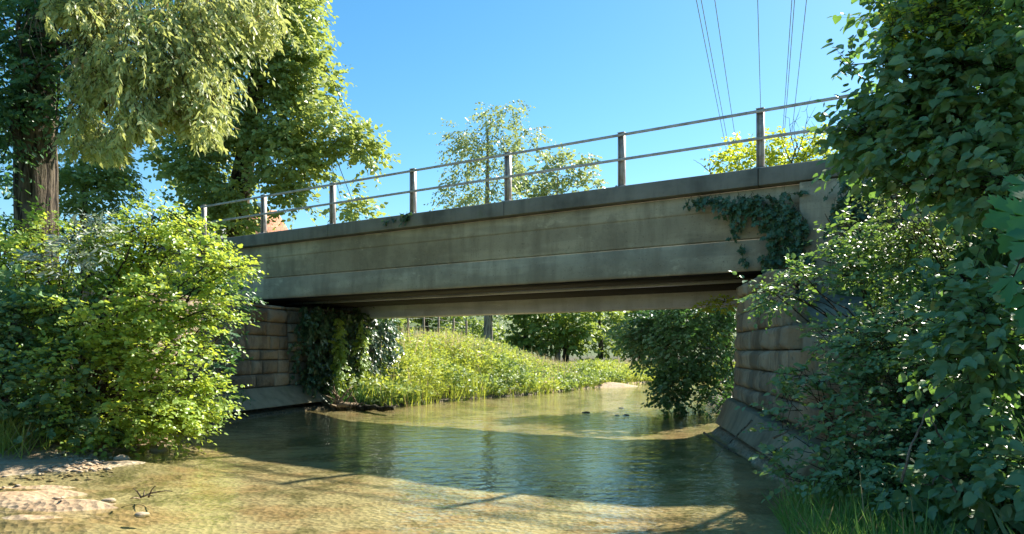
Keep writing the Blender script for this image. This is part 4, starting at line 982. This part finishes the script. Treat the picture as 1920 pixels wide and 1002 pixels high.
def log(name, label, a, b, r, mat, seed, kids=3):
    rng = np.random.default_rng(seed); mb = MB(); P = np.linspace(0, 1, 9)[:, None]; A, B = np.array(a), np.array(b)
    pts = A + (B - A) * P + rng.normal(0, .02, (9, 3)); mb.tube(pts, np.linspace(r, r * .6, 9) * (1 + .12 * rng.normal(0, 1, 9)), 12, .08, rng)
    for k in range(kids):
        s = pts[int(rng.integers(2, 8))]; e = s + rng.normal(0, .16, 3) + [0, 0, .12]; mb.tube([s, (s + e) / 2 + rng.normal(0, .01, 3), e], [r * .25, r * .18, r * .08], 6)
    return tag(mb.build(name, mat, smooth=True), label, 'log')
x, y = on_water(675, 768); x2_, y2_ = on_water(735, 770)
log('log', 'dark waterlogged log lying at the foot of the sunlit bank under the bridge', (x - .1, y + .1, .02), (x2_, y2_, .05), .085, M_log, 161)
x, y = on_water(1115, 716); x2_, y2_ = on_water(1152, 719)
log('log', 'short brown log stranded on the far gravel where the stream turns', (x, y, .16), (x2_, y2_, .12), .11, M_log, 162, 1)
# driftwood roots at the abutment corner
rng = np.random.default_rng(163); mb = MB(); c = np.array([-4.30, 18.85, .05])
for k in range(13):
    e = c + np.array([rng.normal(0, .3), rng.normal(0, .2), .08 + .55 * rng.random() ** 2]); s = c + np.array([rng.normal(0, .15), rng.normal(0, .1), -.12])
    p, q = limb(rng, s, e, .045, .012, n=6); mb.tube(p, q, 7, .05, rng)
mb.tube([c + [-.28, -.1, .02], c + [0, -.12, .05], c + [.4, .0, .05]], [.06, .08, .05], 8, .1, rng)
tag(mb.build('driftwood', M_drift, smooth=True), 'pale sunlit tangle of driftwood roots at the corner of the abutment', 'driftwood')
rng = np.random.default_rng(164); mb = MB(); x, y = on_water(262, 940); c = np.array([x, y, .03])
for k in range(6):
    p, q = limb(rng, c + rng.normal(0, .05, 3) * [1, 1, 0], c + np.array([rng.normal(.06, .10), rng.normal(0, .05), .02 + .10 * rng.random()]), .010, .004, n=5); mb.tube(p, q, 5)
tag(mb.build('twig', M_drift, smooth=True), 'small broken twig caught on the outermost sand mound', 'twig')
# gravel cobbles along the bar: many, uncountable
rng = np.random.default_rng(165); mbv = MB()
Pg = np.column_stack([-7.2 + 4.2 * rng.random(2600), 6.6 + 5.0 * rng.random(2600)]); zg = height(Pg); k = ((zg > -.06) & (zg < .2) & ((Pg[:, 1] > 8.6) | (rng.random(len(Pg)) < .12))) & (n3(np.column_stack([Pg, zg]), 2.0, 9.0) > -.1); Pg, zg = Pg[k], zg[k]
ico = np.array([(1, 0, 0), (-1, 0, 0), (0, 1, 0), (0, -1, 0), (0, 0, 1), (.7, .7, .3), (-.7, .7, .3), (-.7, -.7, .3), (.7, -.7, .3), (0, 0, -.6)], float)
icf = [(4, 0, 5), (4, 5, 2), (4, 2, 6), (4, 6, 1), (4, 1, 7), (4, 7, 3), (4, 3, 8), (4, 8, 0), (0, 9, 5), (5, 9, 2), (2, 9, 6), (6, 9, 1), (1, 9, 7), (7, 9, 3), (3, 9, 8), (8, 9, 0)]
for (x, y), z in zip(Pg, zg):
    r = .012 + .028 * rng.random() ** 2; a = rng.random() * 6.28; ca, sa = math.cos(a), math.sin(a)
    v = ico * (1 + rng.normal(0, .14, ico.shape)) * [r * 1.4, r, r * .7]
    mbv.add(np.column_stack([v[:, 0] * ca - v[:, 1] * sa + x, v[:, 0] * sa + v[:, 1] * ca + y, v[:, 2] + z + r * .15]), icf)
tag(mbv.build('gravel', M_pale_rock, smooth=True), kind='stuff')

# ------------------------------------------------------------------ houses, fence
def tile_mat():
    m, t = new_mat('roof_tiles'); co = objco(t)
    br = t.nodes.new('ShaderNodeTexBrick'); br.inputs['Scale'].default_value = 1.0; br.inputs['Brick Width'].default_value = .24; br.inputs['Row Height'].default_value = .34; br.inputs['Mortar Size'].default_value = .02
    br.inputs['Color1'].default_value = (.42, .13, .06, 1); br.inputs['Color2'].default_value = (.58, .24, .12, 1); br.inputs['Mortar'].default_value = (.16, .06, .04, 1)
    mp = t.nodes.new('ShaderNodeMapping'); sepn = t.nodes.new('ShaderNodeSeparateXYZ'); t.links.new(co, sepn.inputs[0])
    cmb = t.nodes.new('ShaderNodeCombineXYZ'); t.links.new(sepn.outputs['X'], cmb.inputs['X']); t.links.new(mathn(t, 'MULTIPLY', sepn.outputs['Z'], 1.5), cmb.inputs['Y'])
    t.links.new(cmb.outputs[0], br.inputs['Vector'])
    col = mixc(t, mathn(t, 'MULTIPLY', noise(t, co, 1.5, 4), .5), br.outputs['Color'], (.62, .36, .24))
    finish(t, principled(t, col, .85, br.outputs['Fac'], -.8, .04)); return m
M_tile = tile_mat()
def plain(name, c, rough=.85):
    m, t = new_mat(name); co = objco(t); f = noise(t, co, 4, 5); col = mixc(t, mathn(t, 'MULTIPLY', f, .5), c, tuple(x * .75 for x in c)); finish(t, principled(t, col, rough, f, .2, .01)); return m
M_render = plain('house_render', (.7, .66, .58)); M_glass = plain('window_glass', (.05, .06, .07), .1); M_slate = plain('grey_tiles', (.3, .3, .3)); M_wood = plain('fence_wood', (.2, .16, .12)); M_white = plain('white_paint', (.75, .74, .7))
def house(label, px, Y, ridge_py, wdt, dep, eave_drop, roof_mat, rz, hip=.9):
    x = at(px, HZ, Y)[0]; zt = at(px, ridge_py, Y)[2]; z0 = ground_z(x, Y); ze = zt - eave_drop
    h_ = empty('house', (x, Y, z0), label, 'house', rz=rz)
    mb = MB(); mb.box(-wdt / 2, wdt / 2, -dep / 2, dep / 2, -.3, ze - z0); mb.build('wall', M_render, h_, False)
    mb = MB(); e = .5; a, b = wdt / 2 + e, dep / 2 + e; zz = ze - z0; zr = zt - z0; rl = wdt / 2 - hip
    v = [(-a, -b, zz), (a, -b, zz), (a, b, zz), (-a, b, zz), (-rl, 0, zr), (rl, 0, zr)]
    mb.add(v, [(0, 1, 5, 4), (2, 3, 4, 5), (1, 2, 5), (3, 0, 4), (3, 2, 1, 0)]); rf = mb.build('roof', roof_mat, h_, False)
    mb = MB(); mb.box(-rl * .4 - .3, -rl * .4 + .3, .3, .9, zr - 1.0, zr + .5); mb.build('chimney', M_render, rf, False)
    for k in (-1, 1):
        for lev in (1.2, 4.0):
            if lev + 1.4 > zz: continue
            mb = MB(); xx = k * wdt * .25; mb.box(xx - .55, xx + .55, -dep / 2 - .03, -dep / 2 + .05, lev, lev + 1.3); wn = mb.build('window', M_white, h_, False)
            mb = MB(); mb.box(xx - .47, xx + .47, -dep / 2 - .045, -dep / 2 - .033, lev + .08, lev + 1.22); mb.build('pane', M_glass, wn, False)
    return h_
house('house with orange red tiled roof peeking above the coping behind railing posts', 497, 47, 394, 4.4, 6, 3.4, M_tile, R(12), 1.5)
house('pale house with grey roof barely visible between bush and the first railing post', 392, 52, 428, 5, 6, 2.6, M_slate, R(-10), 1.2)
# wire fence on top of the far bank
fence = empty('wire_fence', (at(800, HZ, 33)[0], 33, ground_z(at(800, HZ, 33)[0], 33)), 'wire fence with dark wooden posts on top of the sunlit bank', 'fence')
fp = []
for k, px in enumerate([735, 765, 794, 822, 850, 874]):
    Y = 32 + .4 * k; x = at(px, HZ, Y)[0]; z = ground_z(x, Y); fp.append((x, Y, z)); mb = MB(); mb.tube([(x, Y, z - .2), (x, Y, z + .8), (x + .01, Y, z + 1.55)], [.06, .055, .05], 8); mb.build('post', M_wood, fence)
mb = MB()
for hgt in (.35, .7, 1.05, 1.4):
    mb.tube([(x, Y - .06, z + hgt) for x, Y, z in fp], .008, 4, cap=False)
mb.build('wire', M_rail, fence)

# ------------------------------------------------------------------ overhead cables
m, t = new_mat('cable'); finish(t, principled(t, (.22, .26, .30), .6)); M_cable = m
vpx = 1439.0; cd = np.array([(vpx - 960) / F, 1.0]); cd /= np.linalg.norm(cd); cr = np.array([cd[1], -cd[0]])
names = ['outermost overhead cable on the side nearer the birch', 'second overhead cable, paired close to the outermost one', 'third overhead cable, alone between the first pair and the middle one', 'single middle overhead cable running straight behind a railing post',
         'overhead cable just past the middle one, first of a close pair', 'overhead cable forming the second of the close pair past the middle', 'last overhead cable, nearest the leafy tree']
for i, xtop in enumerate([1308, 1317, 1342, 1421, 1484, 1489, 1511]):
    H = 18.0; a = (xtop - vpx) / HZ * H / math.hypot((vpx - 960) / F, 1) * 1.0
    pts = []
    for s in np.linspace(-40, 170, 43):
        q = cd * s + cr * a; sag = ((s - 65) / 105) ** 2 * 2.0
        pts.append((q[0], q[1], CZ + H - .4 + sag * .6))
    mb = MB(); mb.tube(pts, .021, 6); tag(mb.build('power_cable', M_cable, smooth=True), names[i], 'cable', 'overhead power cables')
